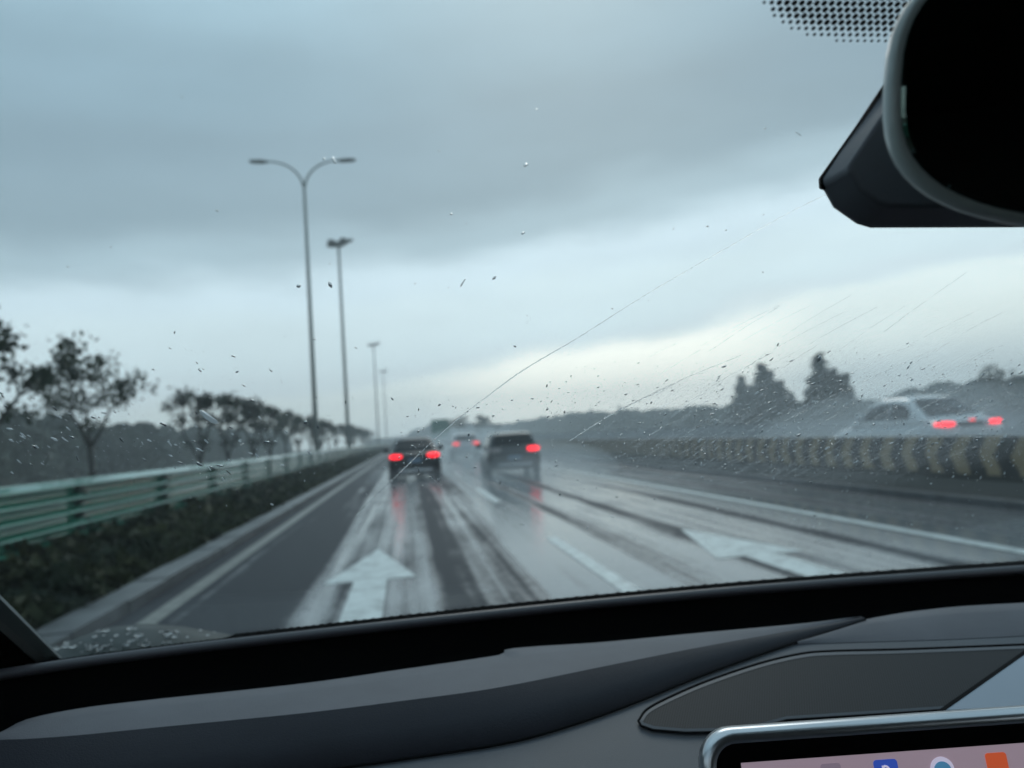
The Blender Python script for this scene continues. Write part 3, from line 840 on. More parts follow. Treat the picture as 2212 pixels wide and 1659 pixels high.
    # wheels
    for s_ in (-1, 1):
        for wy in (.92, 3.62):
            rw = .345 if suv else .32
            mb = MB(); rings = []
            for dx, rr in ((-.20, rw-.05), (-.19, rw-.01), (-.15, rw), (-.03, rw), (.01, rw-.012), (.018, rw-.06), (.0, rw-.10)):
                rings.append([(s_*(.905+dx), wy+rr*math.cos(k*6.2832/24), rw+rr*math.sin(k*6.2832/24)) for k in range(24)])
            mb.loft(rings); wh = fixn(mb.build('wheel', M['tyre'], e, smooth=True))
            mb = MB()
            for k in range(5):
                a = k*6.2832/5; u = Vector((0, math.cos(a), math.sin(a))); v = Vector((0, -math.sin(a), math.cos(a)))
                mb.obox(Vector((s_*.912, wy, rw))+u*(rw*.36), u*rw*.34, v*.035, Vector((.008, 0, 0)))
            mb.tube([(s_*.900, wy, rw), (s_*.922, wy, rw)], .06, 12)
            mb.build('rim', M['alloy'], wh)
    # rear details
    mb = MB()
    rows = []
    for i in range(13):
        a = -1+2*i/12; x = a*.84; yk = .012+.16*abs(a)**4
        rows.append([(x, yk-.02, gz+.10), (x, yk-.045, gz+.16), (x, yk-.045, .52), (x, yk-.01, .56), (x, yk+.1, .56), (x, yk+.1, gz+.10)])
    mb.loft(rows); fixn(mb.build('bumper', M['plastic_trim'], e))
    mb = MB(); rows = []
    for i in range(9):
        a = -1+2*i/8; x = a*.56; yk = -.05+.03*abs(a)**4
        rows.append([(x, yk, gz+.15), (x, yk-.012, gz+.17), (x, yk-.012, gz+.215), (x, yk, gz+.235)])
    mb.loft(rows); fixn(mb.build('pale_bumper_strip', M['silver_trim'], e))  # pale silver strip low across the rear bumper
    if plate: MB().box(-.22, .22, -.016, .004, .645, .765).build('licence_plate', M['plate'], e, bevel=.006)
    lz = belt-.10 if not suv else belt-.06
    for s_, lit in zip((-1, 1), lights):
        mb = MB(); rings = []
        for i in range(9):
            u = i/8; x = s_*(.44+.42*u); yk = -.012+.13*u**3
            hh = lamp*(.075 if not suv else .09)*math.sin(math.pi*min(1, max(.0, .12+.76*u)))**.5
            rings.append([(x, yk+.022*(1 if k in (0, 3) else -1), lz+(hh if k < 2 else -hh)) for k in range(4)])
        mb.loft(rings); o = fixn(mb.build('tail_light', M[lit], e, smooth=False, bevel=.012))
    return e
def put_car(e, px, depth, rz=0.):
    d = ray(px, 990); p = CAM+d*depth; e.location = (p.x, p.y, 0.); e.rotation_euler = (0, 0, rz)
c = make_car('sedan_car', 'black sedan with both red tail lights lit, in the arrow lane ahead', 'black_paint', 'sedan', ('red_light', 'red_light')); put_car(c, 896, 26.8)
c = make_car('hatchback_car', 'dark car seen in spray in the middle lane, only its right tail light glowing', 'dark_paint', 'suv', ('red_off', 'red_light')); put_car(c, 1112, 25.8, R(-2)); c.scale = (1., 1., .89)
c = make_car('far_car', 'hazy pale car farthest ahead with two faint red lights', 'silver_paint', 'suv', ('red_dim', 'red_dim')); put_car(c, 1009, 50)
# white car on the far side of the barrier
e = make_car('white_car', 'white sedan behind the chevron barrier with lit red tail lights', 'white_paint', 'sedan', ('red_light', 'red_light'), plate=False, lamp=.7)
e.location = (12.95, 16.3, 0); e.scale = (1., 1.04, 1.13)
MB().box(-.30, .30, -.04, .03, .80, .90).build('plate_recess', M['plastic_trim'], e, bevel=.01)
MB().box(-.07, .07, -.05, .0, .905, .945).build('centre_brake_light', M['red_dim'], e, bevel=.008)
# ------------------------------------------------------------------ spray thrown up by the traffic
def spray_mat(d_):
    m, nt, b, out = newmat('road_spray'); nt.nodes.remove(b)
    v = nt.nodes.new('ShaderNodeVolumePrincipled'); v.inputs['Color'].default_value = (.86, .9, .92, 1); v.inputs['Density'].default_value = d_; v.inputs['Anisotropy'].default_value = .2
    nt.links.new(v.outputs[0], out.inputs['Volume']); return m
def ell(name, c, r, m, label):
    bm = bmesh.new(); bmesh.ops.create_icosphere(bm, subdivisions=3, radius=1.)
    me = bpy.data.meshes.new(name); bm.to_mesh(me); bm.free(); me.materials.append(m)
    o = bpy.data.objects.new(name, me); o.location = c; o.scale = r; col.objects.link(o); return tag(o, label, 'spray', kind='stuff')
SPR = spray_mat(.045)
ell('spray', (4.1, 30., .2), (3.3, 10.0, 1.0), SPR, 'white mist of road spray round the dark car in the middle lane')
ell('spray', (.4, 29.0, .05), (2.0, 6., .5), SPR, 'low white mist of road spray behind the black sedan')
ell('spray', (3.5, 25.2, .0), (1.5, 2.6, .7), spray_mat(.10), 'thick white spray boiling round the rear wheels of the dark middle-lane car')
ell('spray', (4.5, 56., .5), (4.5, 14., 1.7), spray_mat(.05), 'white mist of road spray round the farthest car')
ell('spray', (12.4, 17.6, .7), (3.2, 6., 1.3), spray_mat(.055), 'white mist of road spray round the white car behind the barrier')

# ------------------------------------------------------------------ haze
m, nt, b, out = newmat('rain_haze'); nt.nodes.remove(b)
v = nt.nodes.new('ShaderNodeVolumePrincipled'); v.inputs['Color'].default_value = (.96, .98, .99, 1); v.inputs['Density'].default_value = .0028; v.inputs['Anisotropy'].default_value = 0.
nt.links.new(v.outputs[0], out.inputs['Volume'])
hz = MB().box(-365, 365, -365, 425, -1.1, 22.5).build('haze', m); tag(hz, 'pale rain haze over the road', 'haze', kind='stuff')

# ------------------------------------------------------------------ own car, seen from inside
car = empty('car_interior', (.37, 0, 0))
tag(car, 'grey car interior in the foreground: dashboard, touchscreen, mirror and rain-spotted windscreen', 'car')
def build(mb, name, m, parent=car, **k):
    o = mb.build(name, m, None, **k)
    o.parent = parent
    root = Vector((.37, 0, 0))
    o.location = -root if parent == car else (0, 0, 0)
    return o
GY, GZ, GS = .87, 1.215, math.tan(R(30))
gn = Vector((0, GS, 1)).normalized()           # outward normal of the windscreen
gp = Vector((0, GY, GZ))
def gl(px, py, off=0.): return hit(px, py, gn, gp+gn*off)
def gpt(x, y, off=0.): return Vector((x, y, GZ+(GY-y)*GS))+gn*off
# windscreen
ws = MB(); nx = 12
rows = []
for i in range(nx+1):
    u = i/nx; xb = -.40+1.54*u; xt = -.33+1.40*u
    rows.append([gpt(xb, .96), gpt((xb+xt)/2, .58), gpt(xt, .19)])
ws.loft(rows, close_ring=False, caps=False)
wsc = build(ws, 'windscreen', M['glass'])
# ridge along the foot of the windscreen
RIDGE = [(-160, 1478), (0, 1453), (200, 1423), (430, 1394), (648, 1369), (960, 1334), (1296, 1299), (1700, 1263), (2212, 1226), (2420, 1212)]
rl = crom(RIDGE, 8)
ridge_pts = [hitz(p.x, p.y+4, 1.205) for p in rl]
mb = MB()
rings = []
for p in ridge_pts:
    rings.append([p+Vector((0, .006*math.cos(a)-.001, .0052*math.sin(a))) for a in [k*6.2832/12 for k in range(12)]])
mb.loft(rings); dash = None
ridge_o = build(mb, 'windscreen_ledge', M['ridge'], smooth=True); fixn(ridge_o)
# frit band on the glass above the ridge
mb = MB(); rows = []
for p in rl:
    rows.append([gl(p.x, p.y+30, -.002), gl(p.x, p.y-9-6*(p.x > 500), -.002)])
mb.loft(rows, close_ring=False, caps=False)
rr = random.Random(9)
for k in range(150):
    u = k/149; q = rl[min(len(rl)-2, int(u*(len(rl)-1)))].lerp(rl[min(len(rl)-1, int(u*(len(rl)-1))+1)], u*(len(rl)-1) % 1)
    c = gl(q.x, q.y-9-6*(q.x > 500), -.0018); s_ = .0016+.0012*rr.random()
    mb.add([c+Vector((math.cos(a)*s_, 0, 0))+Vector((0, -1, GS)).normalized()*math.sin(a)*s_ for a in [j*6.2832/10 for j in range(10)]], [tuple(range(10))])
fb_ = mb.build('frit_band', M['ceramic'], wsc)
# dotted frit round the mirror
mb = MB(); ce = gl(1835, -80, -.0015); tx = Vector((1, 0, 0)); ty = Vector((0, -GS, 0))*0+Vector((0, -1, GS)).normalized()
lim = [Vector(p) for p in ((1640, -60), (1648, 5), (1665, 35), (1705, 62), (1765, 84), (1850, 92), (1960, 93), (2080, 90), (2200, 80))]
def below(px):
    for a, b_ in zip(lim, lim[1:]):
        if a.x <= px <= b_.x: return a.y+(b_.y-a.y)*(px-a.x)/(b_.x-a.x)
    return None
def proj(p):
    d_ = p-CAM; z = d_.dot(fw); return W0/2+F0*d_.dot(cr)/z, H0/2-F0*d_.dot(cu)/z
P0 = .0031
for i in range(-34, 44):
    for j in range(-34, 34):
        c = ce+tx*(i+(j % 2)*.5)*P0+ty*j*P0*.84
        px, py = proj(c); yb_ = below(px)
        if yb_ is None or py > yb_ or py < -70: continue
        de = min(yb_-py, (px-1642)*.8)
        s_ = P0*min(.425, .19+de*.0062)
        mb.add([c+tx*math.cos(a)*s_+ty*math.sin(a)*s_ for a in [k*6.2832/10 for k in range(10)]], [tuple(range(10))])
mb.build('frit_dots', M['ceramic'], wsc)

# dashboard
DASHZ = 1.195
CP0 = Vector((0, .62, 1.165)); CN = Vector((0, -.25, 1)).normalized()
def con(px, py, off=0.): return hit(px, py, CN, CP0+CN*off)
dash = empty('dashboard', (0, 0, 0)); dash.parent = car; dash.location = (-.37, 0, 0)
NS = 90
TOPE = [(-60, 1600), (0, 1582), (60, 1553), (180, 1529), (330, 1511), (648, 1477), (860, 1447), (1020, 1424), (1085, 1413), (1092, 1403), (1160, 1396), (1300, 1387), (1500, 1368), (1700, 1350), (1860, 1333)]
FOLD = [(-60, 1604), (0, 1598), (60, 1596), (180, 1587), (330, 1572), (648, 1541), (860, 1515), (1070, 1486), (1296, 1441), (1480, 1404), (1660, 1371), (1862, 1334)]
BOTE = [(-60, 1770), (0, 1762), (160, 1742), (330, 1718), (648, 1672), (900, 1636), (1100, 1604), (1250, 1562), (1390, 1511), (1500, 1466), (1660, 1408), (1868, 1340)]
te = resample([hitz(p.x, p.y, DASHZ) for p in crom(TOPE, 10)], NS)
fo = resample([hitz(p.x, p.y, DASHZ-.001) for p in crom(FOLD, 10)], NS)
bo = resample([con(p.x, p.y, .0008) for p in crom(BOTE, 10)], NS)
mb = MB(); rows = []
for a, b_ in zip(te, fo):
    rows.append([a+Vector((0, .003, -.012)), a+Vector((0, .0015, -.003)), a, a.lerp(b_, .35)+Vector((0, 0, .0012)), a.lerp(b_, .7)+Vector((0, 0, .0012)), b_])
mb.loft(rows, close_ring=False, caps=False)
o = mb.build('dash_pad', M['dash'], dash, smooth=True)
mb = MB(); rows = []
for a, b_ in zip(fo, bo):
    mid = a.lerp(b_, .5)
    rows.append([a, a.lerp(b_, .15)+Vector((0, -.0008, .0008)), mid+Vector((0, -.002, .002)), b_, b_+Vector((0, .01, -.02))])
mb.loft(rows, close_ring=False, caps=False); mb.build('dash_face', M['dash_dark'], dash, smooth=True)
# dark seam under the face
mb = MB(); mb.tube([p+Vector((0, -.0012, .0006)) for p in bo], .0011, 6); mb.build('seam', M['gap'], dash)
# trench between ridge and pad
mb = MB(); rows = []
for p in rl:
    a = hitz(p.x, p.y+5, 1.203)
    rows.append([a, a+Vector((0, -.004, -.03)), a+Vector((0, -.06, -.05)), Vector((a.x, a.y-.35, 1.10))])
mb.loft(rows, close_ring=False, caps=False); mb.build('defroster_trench', M['black'], dash, smooth=True)
# vent step seen on the pad edge
# console top right of the pad, with a soft shelf behind the loudspeaker
mb = MB(); rows = []
ctop = resample([con(p.x, p.y) for p in crom([(1790, 1352), (1868, 1338), (1960, 1322), (2060, 1312), (2212, 1303), (2420, 1292)], 8)], 40)
mb2 = MB()
grid = []
for i in range(25):
    r_ = []
    for j in range(41):
        x = -.55+1.95*j/40; y = .28+(.83-.28)*i/24
        r_.append(Vector((x, y, 1.165+.25*(y-.62))))
    grid.append(r_)
# the console surface stops at the pad's lower edge on the left and at the trench on the right
bx = [(p.x, p.y) for p in bo]
def ylim(x):
    top = [(p.x, p.y) for p in ctop]
    best = None
    arr = bx+top
    arr = sorted(arr)
    for (xa, ya), (xb, yb) in zip(arr, arr[1:]):
        if xa <= x <= xb: return ya+(yb-ya)*(x-xa)/max(1e-9, xb-xa)
    return arr[0][1] if x < arr[0][0] else arr[-1][1]
rows = []
for j in range(121):
    x = -.55+1.95*j/120; yl = ylim(x)
    rows.append([Vector((x, .26+(yl-.26)*k/6, 1.165+.25*(.26+(yl-.26)*k/6-.62))) for k in range(7)]+[Vector((x, yl+.002, 1.165+.25*(yl-.62)-.03))])
mb2.loft(rows, close_ring=False, caps=False); mb2.build('console_top', M['console'], dash)
# raised soft shelf along the back of the console
sh = crom([(1720, 1388), (1740, 1381), (1790, 1364), (1880, 1337), (2040, 1314), (2212, 1303), (2400, 1293)], 8)
sb = crom([(1724, 1391), (1750, 1389), (1790, 1388), (1880, 1385), (2040, 1380), (2212, 1372), (2400, 1362)], 8)
mb = MB(); rows = []
for a, b_ in zip(resample([con(p.x, p.y, .001) for p in sh], 50), resample([con(p.x, p.y, .001) for p in sb], 50)):
    rows.append([a+Vector((0, .002, -.004)), a+CN*.0006, a.lerp(b_, .3)+CN*.0016, a.lerp(b_, .75)+CN*.0012, b_+CN*-.0006])
mb.loft(rows, close_ring=False, caps=False); mb.build('upper_shelf', M['dash'], dash, smooth=True)
# loudspeaker cover
OUT = [(1379, 1557), (1398, 1532), (1448, 1505), (1530, 1470), (1640, 1433), (1730, 1412), (1800, 1406), (1960, 1402), (2212, 1392), (2400, 1384), (2400, 1500), (2212, 1522), (1950, 1540), (1700, 1556), (1610, 1580), (1480, 1583), (1410, 1577), (1385, 1568)]
spk = empty('speaker_cover'); spk.parent = car; spk.location = (-.37, 0, 0)
oc = crom(OUT[:10], 6)+[Vector(p) for p in OUT[10:]]
def shrink(poly, f):
    c = Vector((1800, 1490)); out = []
    n_ = len(poly)
    for i, p in enumerate(poly):
        t_ = (poly[(i+1) % n_]-poly[i-1]); t_ = t_.normalized() if t_.length else Vector((1, 0))
        nn = Vector((-t_.y, t_.x))
        out.append(p+nn*f)
    return out
o1 = [con(p.x, p.y, .0022) for p in shrink(oc, 0)]
mb = MB(); mb.tube(o1+[o1[0]], .0010, 6, False); mb.build('groove', M['gap'], spk)
o2 = [con(p.x, p.y, .0028) for p in shrink(oc, 3)]; o3 = [con(p.x, p.y, .0034) for p in shrink(oc, 9)]
mb = MB(); n_ = len(o2); mb.add(o2+o3, [(k, (k+1) % n_, n_+(k+1) % n_, n_+k) for k in range(n_)]); mb.build('trim_ring', M['console'], spk)
gr_ = [p for p in shrink(oc, 9)]
bm = bmesh.new(); vs = [bm.verts.new(con(p.x, p.y, .0031)) for p in gr_]; f_ = bm.faces.new(vs); bmesh.ops.triangulate(bm, faces=[f_])
me = bpy.data.meshes.new('speaker_grille'); bm.to_mesh(me); bm.free(); me.materials.append(M['grille'])
so = bpy.data.objects.new('speaker_grille', me); col.objects.link(so); so.parent = spk
fixn(so)
# pale trim wedge right of the grille
q = [con(*p, .0042) for p in ((2040, 1534), (2218, 1410), (2420, 1275), (2420, 1512), (2212, 1526))]
mb = MB(); mb.prism(q, -CN*.003); fixn(build(mb, 'trim_wedge', M['light_trim'], bevel=.0006))
q = [con(*p, .0046) for p in ((2024, 1536), (2040, 1535), (2226, 1404), (2216, 1402))]
mb = MB(); mb.prism(q, -CN*.003); fixn(build(mb, 'trim_gap', M['gap']))

# touchscreen
A = atz(1575, 1575, .50); Bd = ray(2212, 1530); B = CAM+Bd*((A.z-CAMZ)/Bd.z)
ex = (B-A); ex.z = 0; ex.normalize()
nrm0 = Vector((ex.y, -ex.x, 0)).normalized()            # faces the rear of the car
if nrm0.y > 0: nrm0 = -nrm0
ey = (Vector((0, 0, -1))*math.cos(R(12))+(-nrm0)*math.sin(R(12))*-1.).normalized()
en = ex.cross(ey).normalized()
if en.dot(nrm0) < 0: en = -en
def scr(u, v, o=0.): return A+ex*u+ey*v+en*o
def on_scr(px, py, o=0.):
    p = hit(px, py, en, A+en*o); return (p-A).dot(ex), (p-A).dot(ey)
ts = empty('touchscreen'); ts.parent = car; ts.location = (-.37, 0, 0)
u0_, v0_ = on_scr(1511, 1600); u1_ = u0_+.36; vtop = on_scr(1700, 1566)[1]; v1_ = vtop+.21
def rrect(x0, x1, y0, y1, r_, n=9):
    out = []
    for cx, cy, a0 in ((x0+r_, y0+r_, math.pi), (x1-r_, y0+r_, 1.5*math.pi), (x1-r_, y1-r_, 0), (x0+r_, y1-r_, .5*math.pi)):
        out += [(cx+r_*math.cos(a0+k*math.pi/2/(n-1)), cy+r_*math.sin(a0+k*math.pi/2/(n-1))) for k in range(n)]
    return out
mb = MB(); rings = []
for ins, o, in ((.004, -.016), (.0, -.012), (.0, -.004), (.0015, -.001), (.004, .0006), (.0075, .0008), (.0095, -.001)):
    rings.append([scr(x, y, o) for x, y in rrect(u0_+ins, u1_-ins, vtop+ins, v1_-ins, .022-ins*.9)])
mb.loft(rings, caps=False); o = fixn(mb.build('bezel', M['steel'], ts, smooth=True))
mb = MB(); rg = [scr(x, y, -.0004) for x, y in rrect(u0_+.0088, u1_-.0088, vtop+.0088, v1_-.0088, .014)]
mb.prism(rg, en*-.012); fixn(mb.build('back_panel', M['black'], ts))
du0, dv0 = on_scr(1600, 1648); dv1 = on_scr(2212, 1612)[1]
mb = MB(); mb.prism([scr(du0, dv0, .0002), scr(u1_-.02, dv0, .0002), scr(u1_-.02, v1_-.02, .0002), scr(du0, v1_-.02, .0002)], en*.0005)
disp = fixn(mb.build('display', M['display'], ts))
def icon(px, py, rpx, m, kind='round'):
    cu_, cv_ = on_scr(px, py); r_ = abs(on_scr(px+rpx, py)[0]-cu_); mb = MB()
    pts = rrect(cu_-r_, cu_+r_, cv_-r_, cv_+r_, r_*.28, 5) if kind != 'disc' else [(cu_+r_*math.cos(k*6.2832/24), cv_+r_*math.sin(k*6.2832/24)) for k in range(24)]
    mb.prism([scr(x, y, .0010) for x, y in pts], en*.0004); return fixn(mb.build('app_icon', m, disp))
icon(1914, 1668, 26, M['icon_blue'])
cu_, cv_ = on_scr(1914, 1668); r_ = abs(on_scr(1914+26, 1668)[0]-cu_)
mb = MB()   # the letter P of the blue icon
def bar(x0, x1, y0, y1): mb.prism([scr(cu_+r_*x0, cv_+r_*y0, .0016), scr(cu_+r_*x1, cv_+r_*y0, .0016), scr(cu_+r_*x1, cv_+r_*y1, .0016), scr(cu_+r_*x0, cv_+r_*y1, .0016)], en*.0002)
bar(-.36, -.14, -.56, .62)
mb.tube([scr(cu_+r_*(-.14+.36*math.cos(a)), cv_+r_*(-.23+.28*math.sin(a)), .0017) for a in [-1.57+k*3.1416/12 for k in range(13)]], r_*.09, 6)
fixn(mb.build('icon_letter', M['icon_pale'], disp))
icon(2034, 1662, 26, M['icon_pale'], 'disc'); mbx = icon(2034, 1664, 19, M['icon_teal'], 'disc'); mbx.data.transform(Matrix.Translation(en*.0006))
icon(2152, 1650, 23, M['icon_orange'])
icon(1795, 1672, 22, M['icon_mauve'])

# rear-view mirror and the sensor housing behind it
MZ = .27
mc = atz(2222, 168, MZ); dn = ((-ray(2222, 168)).normalized()*.8+Vector((0, -1, 0))).normalized()
mx_ = (Vector((math.cos(ROLL*0+.0), -.12, 0))).normalized(); mx_ = (cr-dn*cr.dot(dn)).normalized(); my_ = dn.cross(mx_)
def sup(hw, hh, o, n=64, e_=2.9):
    out = []
    for k in range(n):
        a = k*6.2832/n; c_, s_ = math.cos(a), math.sin(a)
        x = hw*math.copysign(abs(c_)**(2/e_), c_); y = hh*math.copysign(abs(s_)**(2/e_), s_)
        out.append(mc+mx_*(x+MHW-.0455)+my_*y+dn*o)
    return out
MHW, MHH = .105, .0535
rv = empty('rear_view_mirror'); rv.parent = car; rv.location = (-.37, 0, 0)
mb = MB(); mb.loft([sup(MHW-.004, MHH-.004, 0), sup(MHW-.0015, MHH-.0015, .0006), sup(MHW, MHH, -.003), sup(MHW+.0005, MHH+.0003, -.006), sup(MHW-.003, MHH-.003, -.010), sup(MHW-.03, MHH-.016, -.022)])
fixn(mb.build('mirror_case', M['rim'], rv, smooth=True))
mb = MB(); mb.loft([sup(MHW-.0038, MHH-.0032, .0001), sup(MHW-.0038, MHH-.0032, .0010), sup(MHW-.0050, MHH-.0044, .0016)])
sharp(fixn(mb.build('mirror_glass', M['mirror'], rv)), 20)
# housing
HP = [(1916, 170), (1772, 388), (1772, 404), (1780, 412), (1800, 448), (1850, 483), (1880, 492), (2420, 490), (2420, -60), (2060, -60)]
mb = MB(); front = [atz(x, y, .335) for x, y in HP]; back = [gl(x, y, -.004) for x, y in HP]
cen = sum(front, Vector())/len(front)
mb.loft([[p.lerp(cen, .20)+dn*.018 for p in front], [p.lerp(cen, .03)+dn*.003 for p in front], front, back])
fixn(build(mb, 'sensor_housing', M['housing'], bevel=.003, seg=3))
mb = MB(); mb.loft([[atz(x, y, .333) for x, y in ((1922, 168), (1772, 386), (1773, 408), (1782, 412), (1938, 176))], [gl(x, y, -.002) for x, y in ((1922, 168), (1768, 386), (1769, 408), (1784, 412), (1938, 176))]])
fixn(build(mb, 'housing_seal', M['black'], bevel=.001))

# body shell: pillars, roof, doors, rear, bonnet
mb = MB(); rows = []
for y in (.99, .80, .60, .40, .19):
    xe = -.401-.125*(y-.831)
    p = gpt(xe, y, .001); rows.append([p+gn*.004, p, p+Vector((-.05, 0, 0))-gn*.02, p+Vector((-.10, -.02, -.02)), p+Vector((-.12, 0, 0))+gn*.012])
mb.loft(rows); fixn(build(mb, 'windscreen_pillar', M['black']))
mb = MB(); rows = []
for y in (.985, .80, .60, .40, .20):
    xe = -.4005-.125*(y-.831)
    p = gpt(xe, y); rows.append([p+gn*.002, p+Vector((.026, 0, 0))+gn*.002, p+Vector((.026, 0, 0))+gn*.005, p+gn*.005])
mb.loft(rows); fixn(build(mb, 'pillar_trim', M['pillar']))
mb = MB(); rows = []
for y in (.99, .80, .60, .40, .19):
    u = (.96-y)/.77; xe = 1.135-.065*u
    p = gpt(xe, y); rows.append([p+gn*.004, p+Vector((.012, 0, 0))-gn*.012, p+Vector((.075, -.02, -.02)), p+Vector((.10, 0, 0))+gn*.012])
mb.loft(rows); fixn(build(mb, 'windscreen_pillar', M['black']))
mb = MB(); rows = []
for y, z in ((.185, 1.612), (.05, 1.635), (-.4, 1.665), (-1.2, 1.66), (-1.9, 1.62), (-2.3, 1.56)):
    rows.append([(.37+a*.72, y, z-.035*abs(a)**3) for a in (-1, -.8, -.4, 0, .4, .8, 1)]+[(.37+a*.735, y, z-.035*abs(a)**3+.035) for a in (1, .8, .4, 0, -.4, -.8, -1)])
mb.loft(rows); fixn(build(mb, 'roof_lining', M['headliner'], smooth=False))
for s_ in (-1, 1):
    x0 = .37+s_*.80; x1 = .37+s_*.90
    mb = MB(); mb.box(min(x0, x1), max(x0, x1), -2.3, .98, .35, 1.17); build(mb, 'door', M['paint_own'], bevel=.03)
    for y in (-.55, -1.75): 
        mb = MB(); mb.obox(Vector((.37+s_*.79, y, 1.39)), Vector((.03, 0, 0)), Vector((0, .06, 0)), Vector((-s_*.07, 0, .23))); build(mb, 'side_pillar', M['black'])
mb = MB(); mb.box(.37-.80, .37+.80, -2.32, -2.24, .4, 1.56); build(mb, 'rear_wall', M['seat'])
for x in (0., .74):
    mb = MB(); rows = []
    for z, hw, y in ((.55, .25, -.62), (.8, .26, -.68), (1.1, .22, -.78), (1.2, .16, -.8)):
        rows.append([(x+hw*math.cos(a), y+.07*math.sin(a), z) for a in [k*6.2832/14 for k in range(14)]])
    mb.loft(rows); mb.box(x-.25, x+.25, -.62, -.12, .42, .56); mb.box(x-.12, x+.12, -.84, -.76, 1.22, 1.42)
    fixn(build(mb, 'front_seat', M['seat'], bevel=.02))
mb = MB(); mb.box(.37-.68, .37+.68, -2.2, -1.5, .42, .6); mb.box(.37-.68, .37+.68, -2.22, -2.0, .6, 1.15); build(mb, 'rear_seat', M['seat'], bevel=.05, seg=3)
mb = MB(); mb.box(.37-.79, .37+.79, -2.3, .9, .30, .345); build(mb, 'floor_carpet', M['seat'])
mb = MB(); mb.box(.37-.78, .37+.78, .60, .66, .35, 1.08); build(mb, 'bulkhead', M['black'])
# bonnet with its raised wing
def bon_z(x, y):
    a = (x-.37)/.93
    z = 1.135-.215*(y-.95)-.03*(y-.95)**2-.10*abs(a)**6
    g = math.exp(-((y-1.3)/(.22 if y < 1.3 else .45))**2)
    for s_, am in ((-1, .150), (1, .085)): z += am*g*math.exp(-((a-s_*.98)/.30)**2)
    return z
mb = MB(); rows = []
for i in range(25):
    y = .965+(2.05-.965)*i/24
    row = []
    for j in range(41):
        a = -1+2*j/40; x = .37+a*.93
        row.append((x, y, bon_z(x, y)))
    rows.append(row)
mb.loft(rows, close_ring=False, caps=False); bon = build(mb, 'bonnet', M['paint_own'], smooth=True)

# ------------------------------------------------------------------ rain on the glass
bmi = bmesh.new(); bmesh.ops.create_icosphere(bmi, subdivisions=2, radius=1.)
IV = [v.co.copy() for v in bmi.verts]; IF = [tuple(v.index for v in f.verts) for f in bmi.faces]; bmi.free()
bmi = bmesh.new(); bmesh.ops.create_icosphere(bmi, subdivisions=1, radius=1.)
JV = [v.co.copy() for v in bmi.verts]; JF = [tuple(v.index for v in f.verts) for f in bmi.faces]; bmi.free()
rain = MB(); rain2 = MB(); rr = random.Random(21)
def drop(px, py, lpx, wpx, ang, th=.34, wob=.25):
    c = gl(px, py, 0.); z = (c-CAM).dot(fw)
    a = gl(px+math.cos(ang)*lpx/2, py-math.sin(ang)*lpx/2)-c
    b_ = gl(px-math.sin(ang)*wpx/2, py-math.cos(ang)*wpx/2)-c
    t_ = th*wpx/2*z/F0
    big = lpx > 7
    V_, F_ = (IV, IF) if big else (JV, JF)
    k1, k2 = rr.gauss(0, wob), rr.gauss(0, wob)
    vs = []
    for v in V_:
        u = v.x*(1+k1*v.y); w_ = v.y*(1+k2*v.x*.6+.2*math.sin(5*v.x+k1*9))
        vs.append(c+a*u+b_*w_+gn*(v.z*t_+t_*1.02+.0004))
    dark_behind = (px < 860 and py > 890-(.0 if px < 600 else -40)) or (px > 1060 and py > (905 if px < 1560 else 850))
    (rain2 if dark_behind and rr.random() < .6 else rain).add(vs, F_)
def inframe(px, py): 
    if px > 1760 and py < 505: return False
    if px > 1640 and py < 95: return False
    return True
def ridge_y(px):
    for a, b_ in zip(RIDGE, RIDGE[1:]):
        if a[0] <= px <= b_[0]: return a[1]+(b_[1]-a[1])*(px-a[0])/(b_[0]-a[0])
    return 1220
def field(n, x0, x1, y0, y1, lo, hi, asp, ang, jit, power=1.):
    k = 0
    while k < n:
        px = x0+(x1-x0)*rr.random(); py = y0+(y1-y0)*rr.triangular(0, 1, power) if power < 1 else y0+(y1-y0)*rr.random()
        if not inframe(px, py) or py > ridge_y(px)-22: k += 1; continue
        l = lo+(hi-lo)*rr.random()**3.2
        drop(px, py, l, max(1.3, l*asp*(.7+.6*rr.random())), ang+rr.gauss(0, jit)); k += 1
field(170, 0, 800, 700, 1040, 2, 12, .24, R(-32), .22, .7)      # left, over the trees
field(190, 0, 600, 820, 1050, 2, 18, .26, R(-30), .25, .6)
field(60, 400, 900, 860, 1100, 3, 11, .40, R(-50), .5)
field(80, 0, 1700, 60, 760, 2, 8, .42, R(-15), .7)         # open sky
field(220, 860, 1260, 860, 1070, 1.8, 9, .40, R(30), .6)    # over the traffic
field(90, 840, 960, 950, 1060, 2, 8, .4, R(40), .7)
field(1300, 1180, 2212, 760, 1060, 1.6, 8, .34, R(32), .45, .55)   # right, fine streaks
field(520, 1500, 2212, 740, 1000, 1.8, 13, .28, R(30), .3, .6)
field(260, 1250, 2212, 930, 1180, 2, 8, .38, R(28), .5)
field(60, 900, 2200, 1000, 1260, 2, 7, .4, R(20), .6)
for (px, py, l, wd, an) in ((450, 1003*0+905, 46, 13, -35), (1136, 358, 11, 7, 35), (1068, 602, 12, 5, 45), (975, 464, 7, 5, 30), (1130, 505, 9, 5, 30), (713, 617, 16, 7, -65),
                            (1547, 913, 13, 6, 55), (700, 345, 7, 5, 40), (722, 348, 18, 6, -60), (1770, 778, 18, 7, 60),
                            (645, 620, 10, 8, 20), (668, 980, 12, 5, -40), (1000, 612, 22, 3, 58), (1725, 290, 16, 2.5, -35), (430, 1005, 16, 6, -30), (512, 805, 8, 4, 20), (660, 915, 9, 8, 10)):
    drop(px, py, l, wd, R(an), .3)
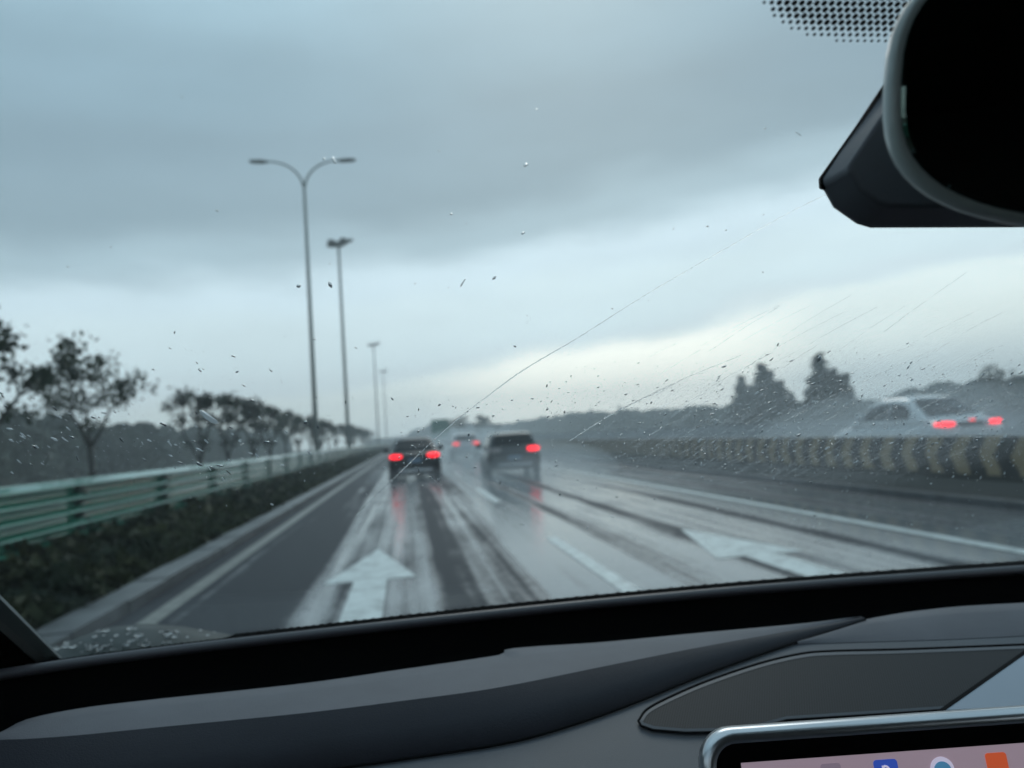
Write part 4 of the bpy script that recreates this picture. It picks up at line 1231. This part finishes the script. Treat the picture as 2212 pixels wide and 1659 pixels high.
# wiper lines: long thin beaded threads of water
def thread(pts, wpx, gap_, seed):
    r2 = random.Random(seed); L2 = crom(pts, 60); on = True; cur = []
    def flush(cur):
        if len(cur) > 2:
            q = [gl(p.x+r2.gauss(0, .35), p.y+r2.gauss(0, .35), .0003) for p in cur]
            z = (q[0]-CAM).dot(fw); n_ = len(q)
            rain.tube(q, [wpx/2*z/F0*(.35+.65*math.sin(math.pi*(i+.5)/n_)**.3)*(.75+.5*r2.random()) for i in range(n_)], 6)
    for i, p in enumerate(L2):
        cur.append(p)
        if r2.random() < gap_: flush(cur); cur = []
    flush(cur)
thread([(770, 1112), (860, 1024), (960, 930), (1040, 866), (1130, 800), (1240, 735)], 1.8, .02, 1)
thread([(1240, 735), (1400, 634), (1580, 530), (1700, 462), (1785, 420)], 1.3, .14, 2)
thread([(1230, 952), (1330, 890), (1440, 838)], 2.0, .03, 3)
thread([(1300, 905), (1460, 826), (1600, 768)], 1.2, .12, 4)
for k in range(44):
    x0 = 1380+760*rr.random(); y0 = 700+250*rr.random(); l = 60+170*rr.random()
    a = R(29+rr.gauss(0, 3)); ex_ = x0+l*math.cos(a); ey_ = y0-l*math.sin(a)
    if ex_ > 2205 or ey_ < 540: continue
    thread([(x0, y0), ((x0+ex_)/2, (y0+ey_)/2-2), (ex_, ey_)], (.5+.5*rr.random()), .28, 100+k)
ro = rain.build('raindrops', M['water'], smooth=True)
tag(ro, 'clear raindrops and thin wiper trails of water on the windscreen', 'raindrops', kind='stuff')
tag(rain2.build('bright_raindrops', M['bright'], smooth=True), 'bright white specks of rain on the windscreen over the dark trees and barrier', 'raindrops', kind='stuff')
# drops standing on the bonnet
rain = MB()
for k in range(125):
    px = 70+480*rr.random(); a_ = (px/ W0)
    yt = 1352+.00022*(px-330)**2
    py = yt+4+62*rr.random()
    if py > ridge_y(px)-10: continue
    d_ = ray(px, py)
    # march to the bonnet surface
    tt = 1.0; p = None
    while tt < 2.2:
        q = CAM+d_*tt
        if q.y < .96: tt += .004; continue
        z = bon_z(q.x, q.y)
        if q.z <= z: p = Vector((q.x, q.y, z)); break
        tt += .004
    if p is None or abs((p.x-.37)/.93) > 1: continue
    s_ = .0014+.0042*rr.random()**2.5
    rain.add([p+Vector((v.x*s_*1.3, v.y*s_*1.2, v.z*s_*.6+s_*.3)) for v in IV], IF)
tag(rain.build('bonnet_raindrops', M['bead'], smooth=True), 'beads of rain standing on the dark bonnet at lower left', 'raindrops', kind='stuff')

# ------------------------------------------------------------------ render
scene.view_settings.view_transform = 'Standard'; scene.view_settings.look = 'None'
scene.view_settings.exposure = 0.; scene.view_settings.gamma = 1.
scene.render.engine = 'CYCLES'
cy = scene.cycles
cy.use_denoising = True
try: cy.denoiser = 'OPENIMAGEDENOISE'
except Exception: pass
cy.max_bounces = 8; cy.transparent_max_bounces = 12; cy.transmission_bounces = 6; cy.glossy_bounces = 4; cy.diffuse_bounces = 3; cy.volume_bounces = 2
cy.caustics_reflective = False; cy.caustics_refractive = False
cy.volume_step_rate = 4.
